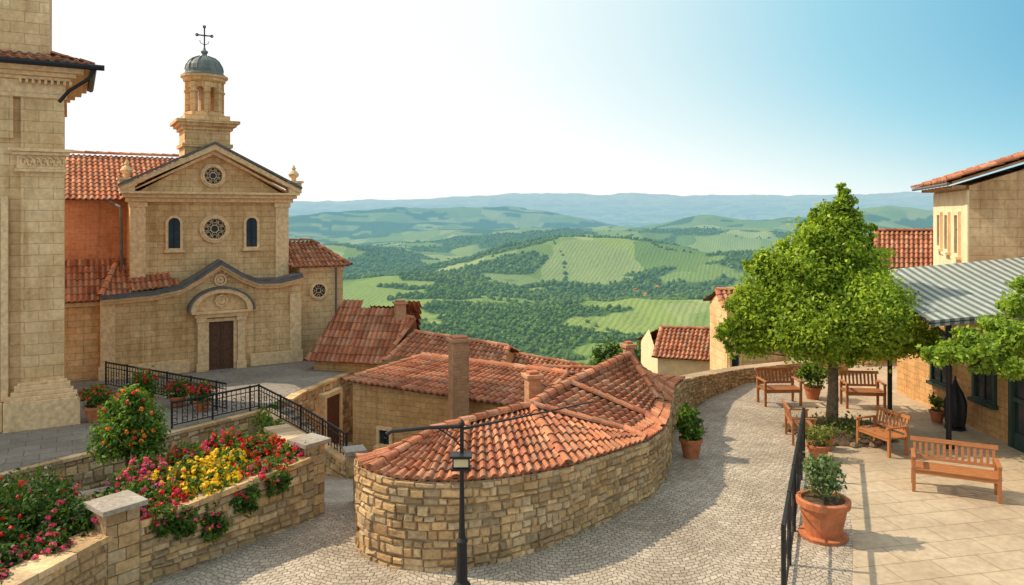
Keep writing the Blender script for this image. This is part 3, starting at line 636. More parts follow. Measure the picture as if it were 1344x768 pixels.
for a,b in ((.85,1.3),(5.4,5.85)):
    mb.box(a,b,.41,.498,2.0,4.85); mb.box(a-.05,b+.05,.36,.497,4.7,4.86)
mb.box(.72,5.98,.30,.6,4.87,5.0); mb.box(.62,6.08,.16,.7,5.003,5.12); mb.box(.55,6.15,.02,.75,5.123,5.2)
mb.box(-.05,2.55,-.1,-.002,zb,-.25); mb.box(4.45,6.22,-.1,-.002,zb,-.25)
for (a,za),(b,zb2) in zip(TOPL,TOPL[1:]): mb.prism([(a,za-.26),(b,zb2-.26),(b,zb2-.09),(a,za-.09)],-.16,-.002); mb.prism([(a,za-.16),(b,zb2-.16),(b,zb2-.085),(a,za-.085)],-.27,-.162)
for s in (-1,1):
    e=3.35+s*2.8; p=[(e,5.2),(3.35,6.60),(3.35,6.80),(e,5.34)]; mb.prism(p,.05,.85)
    p=[(e-s*.25,5.16),(3.35,6.46),(3.35,6.60),(e-s*.25,5.2)]; mb.prism(p,.26,.6)
mb.box(6.172,7.8,.17,.248,2.45,2.6); mb.box(-1.75,0,.27,.348,1.62,1.75)
for a,b in ((0,.4),(5.77,6.17)): mb.box(a,b,-.06,-.002,-.25,1.7)
mb.build('cornice',[TRIM],C,bevel=.01)
mb=MB(CM)
for (a,za),(b,zb2) in zip(TOPL,TOPL[1:]): mb.prism([(a,za-.082),(b,zb2-.082),(b,zb2+.0),(a,za+.0)],-.33,.12); mb.prism([(a,za+.002),(b,zb2+.002),(b,zb2+.06),(a,za+.06)],-.24,.5)
mb.build('lead_flashing',[LEAD],C)
mb=MB(CM)
mb.prism([(3.35-2.87,5.345),(3.35,6.805),(3.35+2.87,5.345),(3.35+2.87,5.42),(3.35,6.88),(3.35-2.87,5.42)],.0,1.0)
mb.build('lead_ridge',[LEAD],C)
rb=MB(CM)
tile_facet(rb,[(-5,1.3,4.95),(.8,1.3,4.95),(3.3,4.6,6.58),(-5,4.6,6.58)],.17,.3)
tile_facet(rb,[(.62,4.6,5.12),(.62,.95,5.12),(3.35,.95,6.70),(3.35,4.6,6.70)],.17,.3)
tile_facet(rb,[(6.1,.95,5.12),(6.1,4.6,5.12),(3.35,4.6,6.70),(3.35,.95,6.70)],.17,.3)
caps(rb,(3.35,.95,6.74),(3.35,4.6,6.74)); caps(rb,(-5,4.6,6.64),(3.3,4.6,6.64))
tile_facet(rb,[(0,-.2,1.93),(.85,-.2,1.93),(.85,1.6,3.0),(.6,1.6,3.0)],.16)
tile_facet(rb,[(-1.85,.1,1.8),(0,.1,1.8),(.6,1.6,3.0),(-1.85,1.6,3.0)],.16)
tile_facet(rb,[(.86,-.15,2.06),(2.35,-.15,2.2),(1.9,.5,2.55),(.86,.5,2.55)],.16)
caps(rb,(0,-.15,1.97),(.6,1.6,3.05),.09)
tile_facet(rb,[(5.85,.0,2.62),(7.95,.0,2.62),(7.0,1.7,3.45),(5.85,1.7,3.45)],.16)
tile_facet(rb,[(7.95,.0,2.62),(7.95,3.4,2.62),(7.0,1.7,3.45)],.16); caps(rb,(7.95,0,2.64),(7.0,1.7,3.48),.09); caps(rb,(5.85,1.7,3.48),(7.0,1.7,3.48),.09)
rb.build('roof',[TILE],C,recalc=False)
mb=MB(CM); du=3.52
for s in (-1,1):
    a=du+s*.62; mb.box(a-.12,a+.12,-.2,-.003,zb,1.0); mb.box(a-.16,a+.16,-.25,-.004,zb,zb+.25); mb.box(a-.16,a+.16,-.24,-.004,.95,1.08)
    a=du+s*.44; mb.box(a-.055,a+.055,-.13,-.003,zb,.93)
mb.box(du-.49,du+.49,-.13,-.003,.93,1.04); mb.box(du-.82,du+.82,-.24,-.003,1.083,1.22); mb.box(du-.95,du+.95,-.34,-.003,1.223,1.3)
def seg(R,n=14,cx=du,cz=1.3,sx=1.0): return [(cx+R*math.cos(math.pi*k/n)*sx,cz+R*.74*math.sin(math.pi*k/n)) for k in range(n+1)]
mb.ring(seg(.98),seg(.80),-.34,-.003,closed=False); mb.prism(seg(.80),-.1,-.003)
P=mb.build('portal',[TRIM],C,bevel=.01)
mb=MB(CM); mb.ring(seg(1.05),seg(.985),-.38,-.003,closed=False); mb.build('lead_flashing',[LEAD],P)
mb=MB(CM); mb.box(du-.385,du+.385,-.03,-.002,zb,.93)
for s in (-1,1):
    for z0,z1 in ((-.5,-.1),(0,.4),(.5,.82)): mb.box(du+s*.19-.12,du+s*.19+.12,-.045,-.03,z0,z1)
mb.box(du-.008,du+.008,-.05,-.03,zb,.93)
mb.build('door',[DOORM],P,bevel=.006)
mb=MB(CM@Matrix.Translation((du,-.1,1.62))); mb.ring(circ(.2),circ(.14),-.08,.0); mb.ring(circ(.13),circ(.02,28),-.05,.0)
for k in range(8): a=k*math.pi/4; mb.lathe(.2*math.cos(a)*1.1,-.03,[(.03,.2*math.sin(a)*1.1-.03),(.04,.2*math.sin(a)*1.1),(.03,.2*math.sin(a)*1.1+.03)],8)
mb.build('carved_emblem',[TRIM],P)
mb=MB(CM@Matrix.Translation((3.5,0,2.3))); mb.ring(circ(.2),circ(.14),-.1,-.003); mb.ring(circ(.12),circ(.03),-.06,-.003)
for k in range(7):
    a=k*math.pi/6; mb.lathe(.27*math.cos(a),-.03,[(.02,.27*math.sin(a)-.04),(.05,.27*math.sin(a)),(.02,.27*math.sin(a)+.04)],8)
mb.build('carved_medallion',[TRIM],C)
UF=CM@Matrix.Translation((0,.5,0))
for uu in (2.15,4.6): window(C,UF@Matrix.Translation((uu,0,3.35)),.36,1.0,True)
round_window(C,UF@Matrix.Translation((3.4,0,3.98)),.36,.12); round_window(C,UF@Matrix.Translation((3.35,0,5.76)),.3,.1)
round_window(C,CM@Matrix.Translation((6.85,.25,1.75)),.25,.08,4,'oculus_window')
for uu,zz in ((.75,5.42),(6.0,5.42)):
    mb=MB(CM); mb.box(uu-.22,uu+.22,.1,.54,5.2,5.55); mb.box(uu-.28,uu+.28,.04,.6,5.553,5.63)
    mb.lathe(uu,.32,[(.06,5.63),(.1,5.68),(.07,5.72),(.17,5.8),(.19,5.87),(.12,5.96),(.05,6.02),(.08,6.07),(.05,6.13),(.0,6.22)],14); mb.build('finial',[TRIM],C)
tu,tv=3.2,1.3; mb=MB(CM@Matrix.Translation((tu,tv,0)))
mb.box(-.72,.72,-.72,.72,5.8,7.3); mb.box(-.8,.8,-.8,.8,6.72,6.84); mb.box(-.8,.8,-.8,.8,7.303,7.42); mb.box(-.9,.9,-.9,.9,7.423,7.52); mb.box(-1.0,1.0,-1.0,1.0,7.523,7.62); mb.box(-.72,.72,-.72,.72,7.623,7.8)
mb.lathe(0,0,[(.66,7.8),(.66,7.92),(.62,7.95)],8)
n=8
for k in range(n):
    a=2*math.pi*k/n; cx,cy=.54*math.cos(a),.54*math.sin(a)
    old=mb.M; mb.M=old@Matrix.Translation((cx,cy,0))@Matrix.Rotation(a,4,'Z'); mb.box(-.09,.09,-.085,.085,7.95,8.95); mb.box(-.11,.12,-.105,.105,8.62,8.68); mb.M=old
    b=a+math.pi/8; ap=.54*math.cos(math.pi/8); mb.M=old@Matrix.Translation((ap*math.cos(b),ap*math.sin(b),0))@Matrix.Rotation(b+math.pi/2,4,'Z')
    r=.13; arc=[(r*math.cos(math.pi*q/8),8.66+r*math.sin(math.pi*q/8)) for q in range(9)]
    mb.prism([(.2,8.66),(.2,9.0),(-.2,9.0),(-.2,8.66)]+arc[::-1],-.05,.06); mb.M=old
mb.lathe(0,0,[(.63,8.97),(.69,9.02),(.69,9.08),(.77,9.14),(.77,9.2),(.62,9.22)],24)
mb.lathe(0,0,[(.2,7.9),(.2,8.98)],8)
BT=mb.build('bell_tower',[LIME],C)
mb=MB(CM@Matrix.Translation((tu,tv,0))); mb.lathe(0,0,[(.68,9.222),(.68,9.26),(.62,9.3),(.62,9.42),(.58,9.56),(.49,9.7),(.36,9.81),(.18,9.88),(.1,9.9),(.08,9.98),(.12,10.03),(.12,10.07),(.05,10.12),(.03,10.2)],24)
for k in range(12):
    a=k*math.pi/6; mb.tube([(.63*math.cos(a),.63*math.sin(a),9.4),(.59*math.cos(a),.59*math.sin(a),9.57),(.5*math.cos(a),.5*math.sin(a),9.71),(.37*math.cos(a),.37*math.sin(a),9.82),(.19*math.cos(a),.19*math.sin(a),9.89)],.018,5)
mb.build('dome',[DOME],BT,smooth=False)
mb=MB(CM@Matrix.Translation((tu,tv,0))); mb.tube([(0,0,10.1),(0,0,10.92)],.025,6); mb.tube([(-.24,0,10.62),(.24,0,10.62)],.025,6)
for (x,z) in ((-.24,10.62),(.24,10.62),(0,10.92)): mb.ring([(x+q,z+w) for q,w in circ(.055,10)],[(x+q,z+w) for q,w in circ(.02,10)],-.02,.02)
for s in (-1,1): mb.tube([(s*.02,0,10.3),(s*.13,0,10.36),(s*.15,0,10.45)],.012,5)
mb.build('cross',[IRON],BT)
mb=MB(CM); mb.tube([(.2,1.4,4.95),(.45,1.2,4.8),(.6,.9,4.7),(.62,.8,4.4),(.62,.8,2.7)],.045,8); mb.build('drainpipe',[LEAD],C)
mb=MB(CM); mb.tube([(7.45,.1,2.55),(7.45,.12,-2)],.04,8); mb.build('drainpipe',[LEAD],C)
# ============================================================ PALACE
LM=frame(Vector((-11.02,18.75,0)))
B=thing('stone_palace','tall limestone building with carved pilaster and heavy cornice','building',LM@Vector((-3,2,-.66)))
mb=MB(LM); mb.box(-7,-.9,.12,4,zb,8.0); mb.box(-.9,0,0,4,zb,8.0); mb.box(-7,-.32,.3,4,8.3,14)
mb.box(-7,-1.05,-.02,.118,6.3,7.7)
mb.build('wall',[LIMET],B)
mb=MB(LM)
for i,(z0,z1,o) in enumerate(((-.66,.02,.34),(.023,.12,.28),(.123,.22,.2),(.223,.36,.13),(.363,.42,.07))): mb.box(-.9-o,o,-o,.1,z0,z1)
mb.box(-7,-1.26,-.2,.119,-.66,.0)
for z0,z1,o in ((5.5,5.57,.07),(5.573,5.9,.03),(5.903,5.98,.12),(5.983,6.06,.2)): mb.box(-.95-o,o,-o,.05,z0,z1)
for z0,z1,o in ((7.3,7.4,.06),(7.403,7.72,.03),(7.723,7.8,.14),(7.803,7.9,.26),(7.903,8.02,.42),(8.023,8.1,.55)): mb.box(-7,o,-o,4,z0,z1)
for k in range(9): mb.box(-.9+k*.13-.03,-.9+k*.13+.03,-.2,-.031,7.62,7.72)
mb.box(-1.3,-1.15,-.04,.118,.02,4.9); mb.box(-1.55,-1.45,.0,.118,.02,4.9)
mb.build('cornice',[TRIM],B,bevel=.012)
mb=MB(LM)
for k in range(7):
    x=-.84+k*.135; R=.07; mb.tube([(x+R*math.cos(a)*(1-a/11),-.05,5.73+R*1.8*math.sin(a)*(1-a/11)) for a in [q*.6 for q in range(14)]],.024,5)
mb.build('carved_capital',[TRIM],B)
rb=MB(LM); tile_facet(rb,[(-7,-.62,8.12),(.62,-.62,8.12),(.1,.3,8.42),(-7,.3,8.42)],.2); tile_facet(rb,[(.62,-.62,8.12),(.62,4,8.12),(-.3,4,8.45),(-.3,.2,8.45)],.2); rb.build('roof',[TILE],B,recalc=False)
mb=MB(LM); mb.tube([(-.1,-.3,7.2),(.1,-.5,7.45),(.5,-.6,7.75),(.62,-.62,7.95)],.045,8); mb.tube([(.62,-.66,8.0),(.64,3,8.0)],.07,8); mb.tube([(-3,-.68,8.04),(.85,-.68,8.04)],.07,8); mb.build('drainpipe',[IRON],B)
# ============================================================ LOWER TOWN
house('tiled_house','hip roofed house with red clay tiles beside the church',W(402,473,25.0),W(500,478,24.4),W(462,404,27.0),W(545,424,25.4),-4,hip=True,wall=OCHRE,chim=((525,394,440,25.6,.34),),group='lower town houses with tiled roofs')
house('tiled_house','long low house with weathered red tile roof',W(505,474,23.8),W(655,487,23.0),W(545,436,25.2),W(668,455,24.6),-4,group='lower town houses with tiled roofs')
house('tiled_house','low red roofed house stepping down the hillside',W(625,490,24.8),W(748,497,24.8),W(640,458,26.3),W(762,480,26.3),-5)
house('tiled_house','small roofed house stepping down toward the valley',W(690,505,22),W(800,505,22),W(700,482,23.2),W(800,484,23.2),-5,g=.9)
house('tiled_house','ochre house with broad tile roof and tall chimney',W(450,499,19.6),W(700,537,17.6),W(555,467,21.2),W(745,490,19.2),-4,chim=((602,441,575,18.05,.40),),wins=((.2,-1.35,.3,.36),(.42,-1.5,.3,.36)))
house('tiled_house','small cream house with weathered brown tile roof',W(858,469,28),W(940,474,28),W(868,430,30),W(948,433,30),-5,wall=PLAS,g=.9)
house('cream_house','narrow cream house rising behind the plaza wall',(6.75,24.3,1.5),(9.2,24.5,1.5),(6.8,25.3,1.95),(9.2,25.5,1.95),-4,wall=LIMET,wins=((.12,.4,.25,.45),(.12,-.5,.25,.45)))
house('ochre_house','ochre house with red tile roof behind the tree',(9.4,22.6,1.0),(13.2,22.9,1.0),(9.4,24,1.8),(13.2,24.4,1.8),-1,wall=OCHRE,wins=((.3,.1,.4,.6),(.7,.1,.4,.6)))
house('ochre_house','house with steep red roof beside the cream building',W(1150,352,25.5),W(1290,352,25.5),W(1150,303,27.3),W(1290,303,27.3),-1,wall=OCHRE)
# ============================================================ RIGHT BUILDING
ru=Vector((4,-1.4,0)).normalized(); rv=Vector((1.4,4,0)).normalized()
RM=Matrix.Identity(4); RM.col[0][:3]=ru; RM.col[1][:3]=rv; RM.col[3][:3]=(10.8,18,0)
Rr=thing('cream_building','cream stone building with tiled gable roof beside the terrace','building',RM@Vector((3,2,0)))
ez=5.15; mb=MB(RM); mb.prism([(0,0),(7,0),(7,ez),(3.5,ez+1.15),(0,ez)],0,4.3); mb.build('wall',[m_block('warm_stone',(.68,.47,.27),(.60,.41,.23),(.50,.34,.19),.5,.22)],Rr)
mb=MB(RM); mb.box(-.02,-.001,0.0,4.3,2.4,ez-.1); mb.box(-.035,-.021,0.0,.3,2.4,ez-.1); mb.build('plaster_face',[PLAS],Rr)
mb=MB(RM)
mb.prism([(-.42,ez+.03),(3.5,ez+1.36),(3.5,ez+1.42),(-.42,ez+.09)],-.3,4.5); mb.prism([(7.4,ez+.03),(3.5,ez+1.36),(3.5,ez+1.42),(7.4,ez+.09)],-.3,4.5)
for k in range(9): mb.box(-.34,-.04,.1+k*.5,.2+k*.5,ez-.06,ez+.02)
mb.build('eaves',[m_plain('eave_wood',(.46,.29,.16),.8,9,.3,.3)],Rr)
rb=MB(RM); tile_facet(rb,[(-.52,4.7,ez+.1),(-.52,-.42,ez+.1),(3.5,-.42,ez+1.46),(3.5,4.7,ez+1.46)],.18,.3); tile_facet(rb,[(7.5,-.42,ez+.1),(7.5,4.7,ez+.1),(3.5,4.7,ez+1.46),(3.5,-.42,ez+1.46)],.18,.3)
caps(rb,(-.5,-.4,ez+.14),(3.5,-.4,ez+1.5),.09); rb.build('roof',[TILE],Rr,recalc=False)
for d_,zz,hh in ((1.0,3.5,.95),(2.2,3.55,.9),(3.2,3.6,.85)): window(Rr,RM@Matrix.Translation((-.022,d_,zz))@Matrix.Rotation(-math.pi/2,4,'Z'),.34,hh,False,.09,PLAS)
mb=MB(RM); mb.tube([(-.5,-.38,ez+.04),(-.5,4.6,ez+.04)],.04,8); mb.build('gutter',[LEAD],Rr)
mb=MB(RM); mb.tube([(2.6,-.1,ez+.4),(2.6,-.1,3)],.04,8); mb.build('drainpipe',[LEAD],Rr)
An=thing('ochre_annex','ochre stone annex with green glazed door under the awning','building',(11,15,0)); mb=MB(); mb.box(9.7,13,11.5,19.2,0,2.62); mb.build('wall',[OCHRE],An)
AM=Matrix.Translation((9.7,14.0,0))@Matrix.Rotation(-math.pi/2,4,'Z')
GREEN=m_plain('green_paint',(.03,.06,.045),.4,5,.2,.1)
mb=MB(AM); mb.ring([(-.75,0),(.75,0),(.75,2.1),(-.75,2.1)],[(-.65,.02),(.65,.02),(.65,2.0),(-.65,2.0)],-.1,.0,0); mb.box(-.04,.04,-.08,-.02,.02,2.0); mb.box(-.65,.65,-.08,-.02,.9,.98); mb.box(-.65,.65,-.06,-.02,.02,.3); D=mb.build('door',[GREEN],An)
mb=MB(AM); mb.F([(-.65,-.03,.02),(.65,-.03,.02),(.65,-.03,2),(-.65,-.03,2)]); mb.build('glass',[GLASS],D)
for yy in (15.6,17.2): window(An,Matrix.Translation((9.7,yy,.7))@Matrix.Rotation(-math.pi/2,4,'Z'),.6,1.1,False,.07,GREEN)
# awning
AW=thing('striped_awning','grey and white striped awning on black posts over terrace','awning',(8.4,14.6,0))
def m_awn():
    m,nt,b=newmat('striped_canvas'); a=nd(nt,'ShaderNodeAttribute',attribute_name='Col'); n=noise_n(nt,gpos(nt),6); r=ramp(nt,n.outputs[0],[(.3,(.8,)*3),(.7,(1.1,)*3)]); L(nt,mixc(nt,1,a.outputs[0],r.outputs[0],'MULTIPLY'),b.inputs['Base Color'])
    t=nd(nt,'ShaderNodeBsdfTranslucent'); L(nt,a.outputs[0],t.inputs[0]); mx=nd(nt,'ShaderNodeMixShader'); mx.inputs[0].default_value=.3; L(nt,b.outputs[0],mx.inputs[1]); L(nt,t.outputs[0],mx.inputs[2]); L(nt,mx.outputs[0],nt.nodes['Material Output'].inputs[0]); return m
AWM=m_awn(); mb=MB(); n=44; x0,x1=7.85,11.9
def az(x,y): return 2.5+.09*(x-8)+.215*(y-14.3)-.04*math.sin(math.pi*(y-14.3)/3.1)
ys=[14.3+3.1*k/6 for k in range(7)]
for k in range(n):
    a=x0+(x1-x0)*k/n; b=x0+(x1-x0)*(k+1)/n; c=(.56,.58,.52) if k%2 else (.18,.235,.225)
    for y0,y1 in zip(ys,ys[1:]): mb.F([(a,y0,az(a,y0)),(b,y0,az(b,y0)),(b,y1,az(b,y1)),(a,y1,az(a,y1))],0,c)
    mb.F([(a,14.3,az(a,14.3)-.12),(b,14.3,az(b,14.3)-.12),(b,14.3,az(b,14.3)),(a,14.3,az(a,14.3))],0,tuple(x*.85 for x in c))
mb.build('canopy',[AWM],AW,recalc=False)
mb=MB(); mb.tube([(x0-.02,14.32,az(x0,14.3)-.06),(x1,14.32,az(x1,14.3)-.06)],.025,6); mb.tube([(x0,14.3,az(x0,14.3)-.05),(x0,17.4,az(x0,17.4)-.05)],.025,6)
for k in range(5): yy=14.9+k*.6; mb.tube([(x0,yy,az(x0,yy)-.06),(x1,yy,az(x1,yy)-.06)],.02,5)
mb.build('frame',[IRON],AW)
for (x,y) in ((8.37,14.6),(8.43,17.0)):
    mb=MB(); mb.tube([(x,y,0),(x,y,.06),(x,y,.07),(x,y,az(x,y)-.05)],[.1,.1,.05,.05],10); mb.tube([(x,y,az(x,y)-.5),(x-.35,y,az(x-.35,y)-.08)],.02,6); mb.build('post',[IRON],AW)
T=thing('folded_parasol','dark folded parasol standing by the ochre wall','parasol',(9.25,15.9,0))
mb=MB(); prof=[(.17,.08),(.2,.3),(.21,.55),(.15,.75),(.08,.88),(.05,.95),(.03,1.02)]; rings=[]
for r,z in prof: rings.append([mb.V((9.25+r*(1+.18*math.cos(6*q*2*math.pi/24))*math.cos(q*2*math.pi/24),15.9+r*(1+.18*math.cos(6*q*2*math.pi/24))*math.sin(q*2*math.pi/24),z)) for q in range(24)])
for i in range(len(rings)-1):
    for q in range(24): mb.Fi((rings[i][q],rings[i][(q+1)%24],rings[i+1][(q+1)%24],rings[i+1][q]))
mb.build('canopy',[IRON],T,smooth=True); mb=MB(); mb.lathe(9.25,15.9,[(.2,0),(.2,.04),(.04,.06),(.025,.1),(.02,1.1)],14); mb.build('pole',[IRON],T)
# ============================================================ BENCHES
def bench(loc,rot,Ln,label,src=None,sc=1):
    if src is None:
        e=bpy.data.objects.new('wooden_bench',None); COL.objects.link(e); WL[e.name]=Vector((0,0,0)); l=Ln/2
        mb=MB()
        for k in range(5): y=-.25+k*.105; mb.box(-l,l,y,y+.085,.41+(.0 if k else -.005),.435)
        mb.box(-l+.03,l-.03,-.24,-.215,.34,.405); mb.box(-l+.03,l-.03,.2,.225,.34,.405)
        mb.build('seat',[WOOD],e,bevel=.005,local=True)
        mb=MB(Matrix.Translation((0,.25,.44))@Matrix.Rotation(math.radians(-12),4,'X'))
        mb.box(-l,l,-.02,.02,.36,.44); mb.box(-l,l,-.02,.02,.04,.1)
        nn=int(Ln/.1)
        for k in range(nn): x=-l+.07+k*(Ln-.14)/(nn-1); mb.box(x-.025,x+.025,-.01,.01,.1,.36)
        mb.build('backrest',[WOOD],e,bevel=.004,local=True)
        for s in (-1,1):
            mb=MB(); x=s*(l-.04); mb.box(x-.035,x+.035,-.28,.3,.62,.655); mb.build('armrest',[WOOD],e,bevel=.006,local=True)
            for y0,z1 in ((-.25,.62),(.23,.62)):
                mb=MB(); mb.box(x-.03,x+.03,y0,y0+.055,0,z1); mb.build('leg',[WOOD],e,bevel=.004,local=True)
    else:
        e=src.copy(); COL.objects.link(e)
        for ch in src.children:
            c=ch.copy(); c.parent=e; COL.objects.link(c)
    e.location=loc; e.rotation_euler=(0,0,rot); e.scale=(sc,)*3; tag(e,label,'bench','wooden benches on the terrace'); return e
b0=bench((7.12,12.25,0),math.radians(-26),1.42,'slatted wooden bench with armrests on sunny terrace paving',None,.88)
s0=bench((7.0,14.45,0),math.radians(-72),1.0,'short wooden bench facing the tree bed',None,.84)
bench((5.72,15.1,0),math.radians(80),1.0,'short wooden bench with its back to the road',s0,.82)
bench((6.3,17.95,0),math.radians(4),1.05,'small wooden bench facing the open road',s0,.92)
bench((8.15,17.7,0),math.radians(-6),1.05,'small wooden bench under the tree canopy',s0,.9)
# ============================================================ LAMP
LP=thing('street_lamp','slim black iron street lamp with side arm and lantern','street lamp',(-.6,9.12,0))
mb=MB(); mb.lathe(-.6,9.12,[(.11,0),(.11,.05),(.07,.1),(.06,.55),(.075,.58),(.045,.62),(.035,.75),(.026,1.3),(.024,1.95),(.04,1.97),(.03,2.0),(.0,2.04)],14); mb.build('post',[IRON],LP)
mb=MB(); mb.tube([(-.6,9.12,1.95),(-1.0,9.13,1.93),(-1.45,9.15,1.88),(-1.5,9.15,1.85),(-1.52,9.15,1.8)],[.026,.022,.022,.03,.02],8); mb.tube([(-.6,9.12,1.92),(-.2,9.15,1.99),(.4,9.2,2.1),(1.0,9.3,2.2)],[.02,.014,.01,.008],6); mb.tube([(-.6,9.12,1.7),(-.72,9.12,1.82),(-.9,9.13,1.93)],.01,5); mb.build('arm',[IRON],LP)
mb=MB(Matrix.Translation((-.6,9.12,0))); mb.box(-.1,.1,-.16,-.03,1.50,1.62); mb.box(-.13,.13,-.2,0,1.623,1.65); mb.box(-.12,.12,-.18,-.02,1.47,1.497)
P=mb.build('lantern',[IRON],LP); mb=MB(Matrix.Translation((-.6,9.12,0))); mb.box(-.085,.085,-.165,-.161,1.515,1.605); mb.build('glass',[m_plain('lamp_glass',(.6,.5,.3),.2,3,.1,0)],P)
# ============================================================ TREE
tY=16.2
def tl(px,py,r,dy=0,ry=None): return ((px-672)*.0162,tY+dy,4.5-(py-280)*.0162,r,ry or r,r*.95)
lobes=[tl(1095,325,.68,.2),tl(1045,358,.66,-.3),tl(1132,362,.62,.3),tl(998,395,.54,-.1),tl(992,436,.5,.2),tl(1050,420,.76,-.7),tl(1115,405,.8,-.8),tl(1180,436,.52,.1),tl(1093,290,.38,.1),tl(1106,268,.22,0),tl(1128,305,.28,.2),tl(1200,450,.38,.2),tl(1010,345,.32,.1),tl(1060,310,.3,-.2),tl(966,410,.28,0),tl(1100,445,.48,-.2),tl(1158,410,.5,-.4),tl(1030,448,.38,.4),tl(1155,450,.4,.3),tl(1090,385,.9,.9),tl(1107,248,.13,0),tl(1109,260,.15,0),tl(1100,279,.18,0),tl(1122,284,.14,0),tl(952,436,.2,0),tl(1222,438,.2,0),tl(963,458,.2,0),tl(1150,335,.26,0),tl(990,350,.2,0),tl(1076,285,.18,.1),tl(1030,325,.18,0),tl(1143,303,.14,0)]
TR=thing('broadleaf_tree','dense bright green broadleaf tree in round mulch bed','tree',(6.8,tY,0))
mb=MB(); base=Vector((6.8,tY,0)); top=Vector((6.82,tY,1.5)); mb.tube([base+Vector((0,0,-.02)),base+Vector((0,0,.1)),base+Vector((.03,0,.8)),top],[.2,.13,.105,.11],12)
for l in lobes:
    e=Vector(l[:3]); m1=top.lerp(e,.45)+Vector((random.uniform(-.15,.15),random.uniform(-.15,.15),-.12)); mb.tube([top-Vector((0,0,.2)),m1,e],[.07 if l[3]>.4 else .03,.035 if l[3]>.4 else .015,.01],7)
mb.build('trunk',[BARK],TR,smooth=True)
leaves('crown',lobes,84000,.088,(.07,.15,.014),(.44,.56,.05),TR,per=34,cl=.27,shell=.42)
mb=MB(); mb.lathe(6.75,15.7,[(1.05,.006),(1.0,.05),(.5,.09),(.05,.1)],28); o=mb.build('soil_bed',[SOIL]); o['kind']='structure'
o=leaves('ground_cover',[(6.75,15.6,.07,.95,.8,.05)],1600,.075,(.05,.07,.02),(.18,.20,.05),None,per=4,shell=0,kind='stuff')
tag(o,'low plants and dry leaves over the mulch bed','ground cover')
for k in range(18):
    a=k*.35; x,y=6.75+1.06*math.cos(a),15.7+1.06*math.sin(a); s=random.uniform(.5,.8)
    if y>16.3: continue
    mb=MB(); mb.lathe(x,y,[(.07*s,0),(.1*s,.04*s),(.07*s,.1*s),(.02,.12*s)],7); tag(mb.build('edging_rock',[BARK]),'rough brown rock edging the mulch bed','rock','rocks around the tree bed')
for k,(px,py,Y,r) in enumerate([(805,466,62,1.7),(838,456,66,2.1),(862,458,70,1.7),(905,466,62,1.6),(785,474,66,1.5),(822,470,58,1.7),(735,480,66,1.3),(765,480,60,1.3)]):
    p=W(px,py,Y); T=thing('hillside_tree','dark green tree rising above the lower roofs','tree',(p.x,p.y,p.z-6),'trees below the tiled roofs'); mb=MB(); mb.tube([(p.x,p.y,p.z-7),(p.x,p.y,p.z)],[.25,.1],6); mb.build('trunk',[BARK],T)
    leaves('crown',[(p.x+random.uniform(-1,1)*r*.6,p.y+random.uniform(-1,1)*r*.5,p.z-random.uniform(0,1.4)*r,r*.7,r*.7,r*.7) for q in range(5)],3000,.38,(.03,.07,.014),(.13,.21,.035),T,per=14,shell=.2)
# ============================================================ VINE
VN=thing('climbing_vine','light green climbing vine spilling over the awning edge','vine',(9.6,13.4,0)); mb=MB()
mb.tube([(9.75,13.3,0),(9.7,13.3,1.2),(9.5,13.4,2.3),(9.1,13.6,2.7),(8.6,13.8,2.5),(8.0,13.9,2.2)],[.06,.05,.045,.035,.02,.01],7); mb.tube([(9.5,13.4,2.3),(9.0,13.3,2.1),(8.4,13.4,1.9),(7.7,13.5,1.85)],[.04,.03,.02,.01],6); mb.build('stem',[BARK],VN)
def vl(px,py,Y,r): return ((px-672)*Y/1000,Y,4.5-(py-280)*Y/1000,r,r,r*.55)
leaves('foliage',[vl(1330,440,13.4,.42),(vl(1290,455,13.4,.38)),vl(1255,462,13.5,.3),vl(1228,468,13.6,.22),vl(1325,480,13.2,.32),vl(1340,400,13.6,.32),vl(1305,425,13.6,.27),vl(1345,375,13.9,.22),vl(1212,460,13.6,.12),vl(1285,482,13.4,.18),vl(1270,440,13.5,.2)],9500,.085,(.10,.19,.02),(.38,.51,.06),VN,per=14,shell=.1)
# ============================================================ POTS
pot('large terracotta pot with grey green herbs by the railing',4.33,10.6,0,.33,.55,[(0,0,.78,.24,.24,.22),(-.08,0,.98,.15,.15,.15),(.1,.05,.98,.15,.15,.15)],2000,.06,(.07,.12,.05),(.26,.34,.14),saucer=True)
pot('terracotta pot with sparse yellowish plant beside bench',5.6,13.95,0,.2,.28,[(0,0,.42,.25,.2,.14)],500,.06,(.10,.14,.03),(.32,.32,.08))
pot('terracotta pot with small herbs by the tree bed',5.95,14.5,0,.17,.24,[(0,0,.35,.2,.18,.1)],350,.06,(.10,.14,.03),(.32,.32,.08))
pot('terracotta pot with leafy shrub against curved wall',3.3,14.05,0,.2,.36,[(0,0,.55,.24,.22,.2),(-.02,0,.78,.18,.18,.18)],1500,.075)
pot('small terracotta pot beside the black awning post',9.15,16.4,0,.15,.26,[(0,0,.42,.16,.16,.16)],400,.06)
pot('terracotta pot with bushy green plant behind bench',7.3,18.5,0,.2,.3,[(0,0,.6,.35,.3,.3)],900,.09)
pot('terracotta pot with red geraniums on church terrace',-10.3,18.9,-.66,.28,.4,[(0,0,.62,.38,.3,.24)],1500,.07,bl=(40,.05,[(.65,.03,.02),(.7,.1,.03)]))
pot('terracotta pot with red geraniums beside iron railing',-8.9,20.3,-.66,.22,.3,[(0,0,.5,.35,.3,.22)],1100,.07,bl=(50,.05,[(.65,.03,.02),(.6,.02,.08)]))
pot('terracotta pot with red geraniums beside iron railing',-8.1,19.9,-.66,.22,.3,[(0,0,.5,.35,.3,.22)],1100,.07,bl=(50,.05,[(.65,.03,.02),(.6,.02,.08)]))
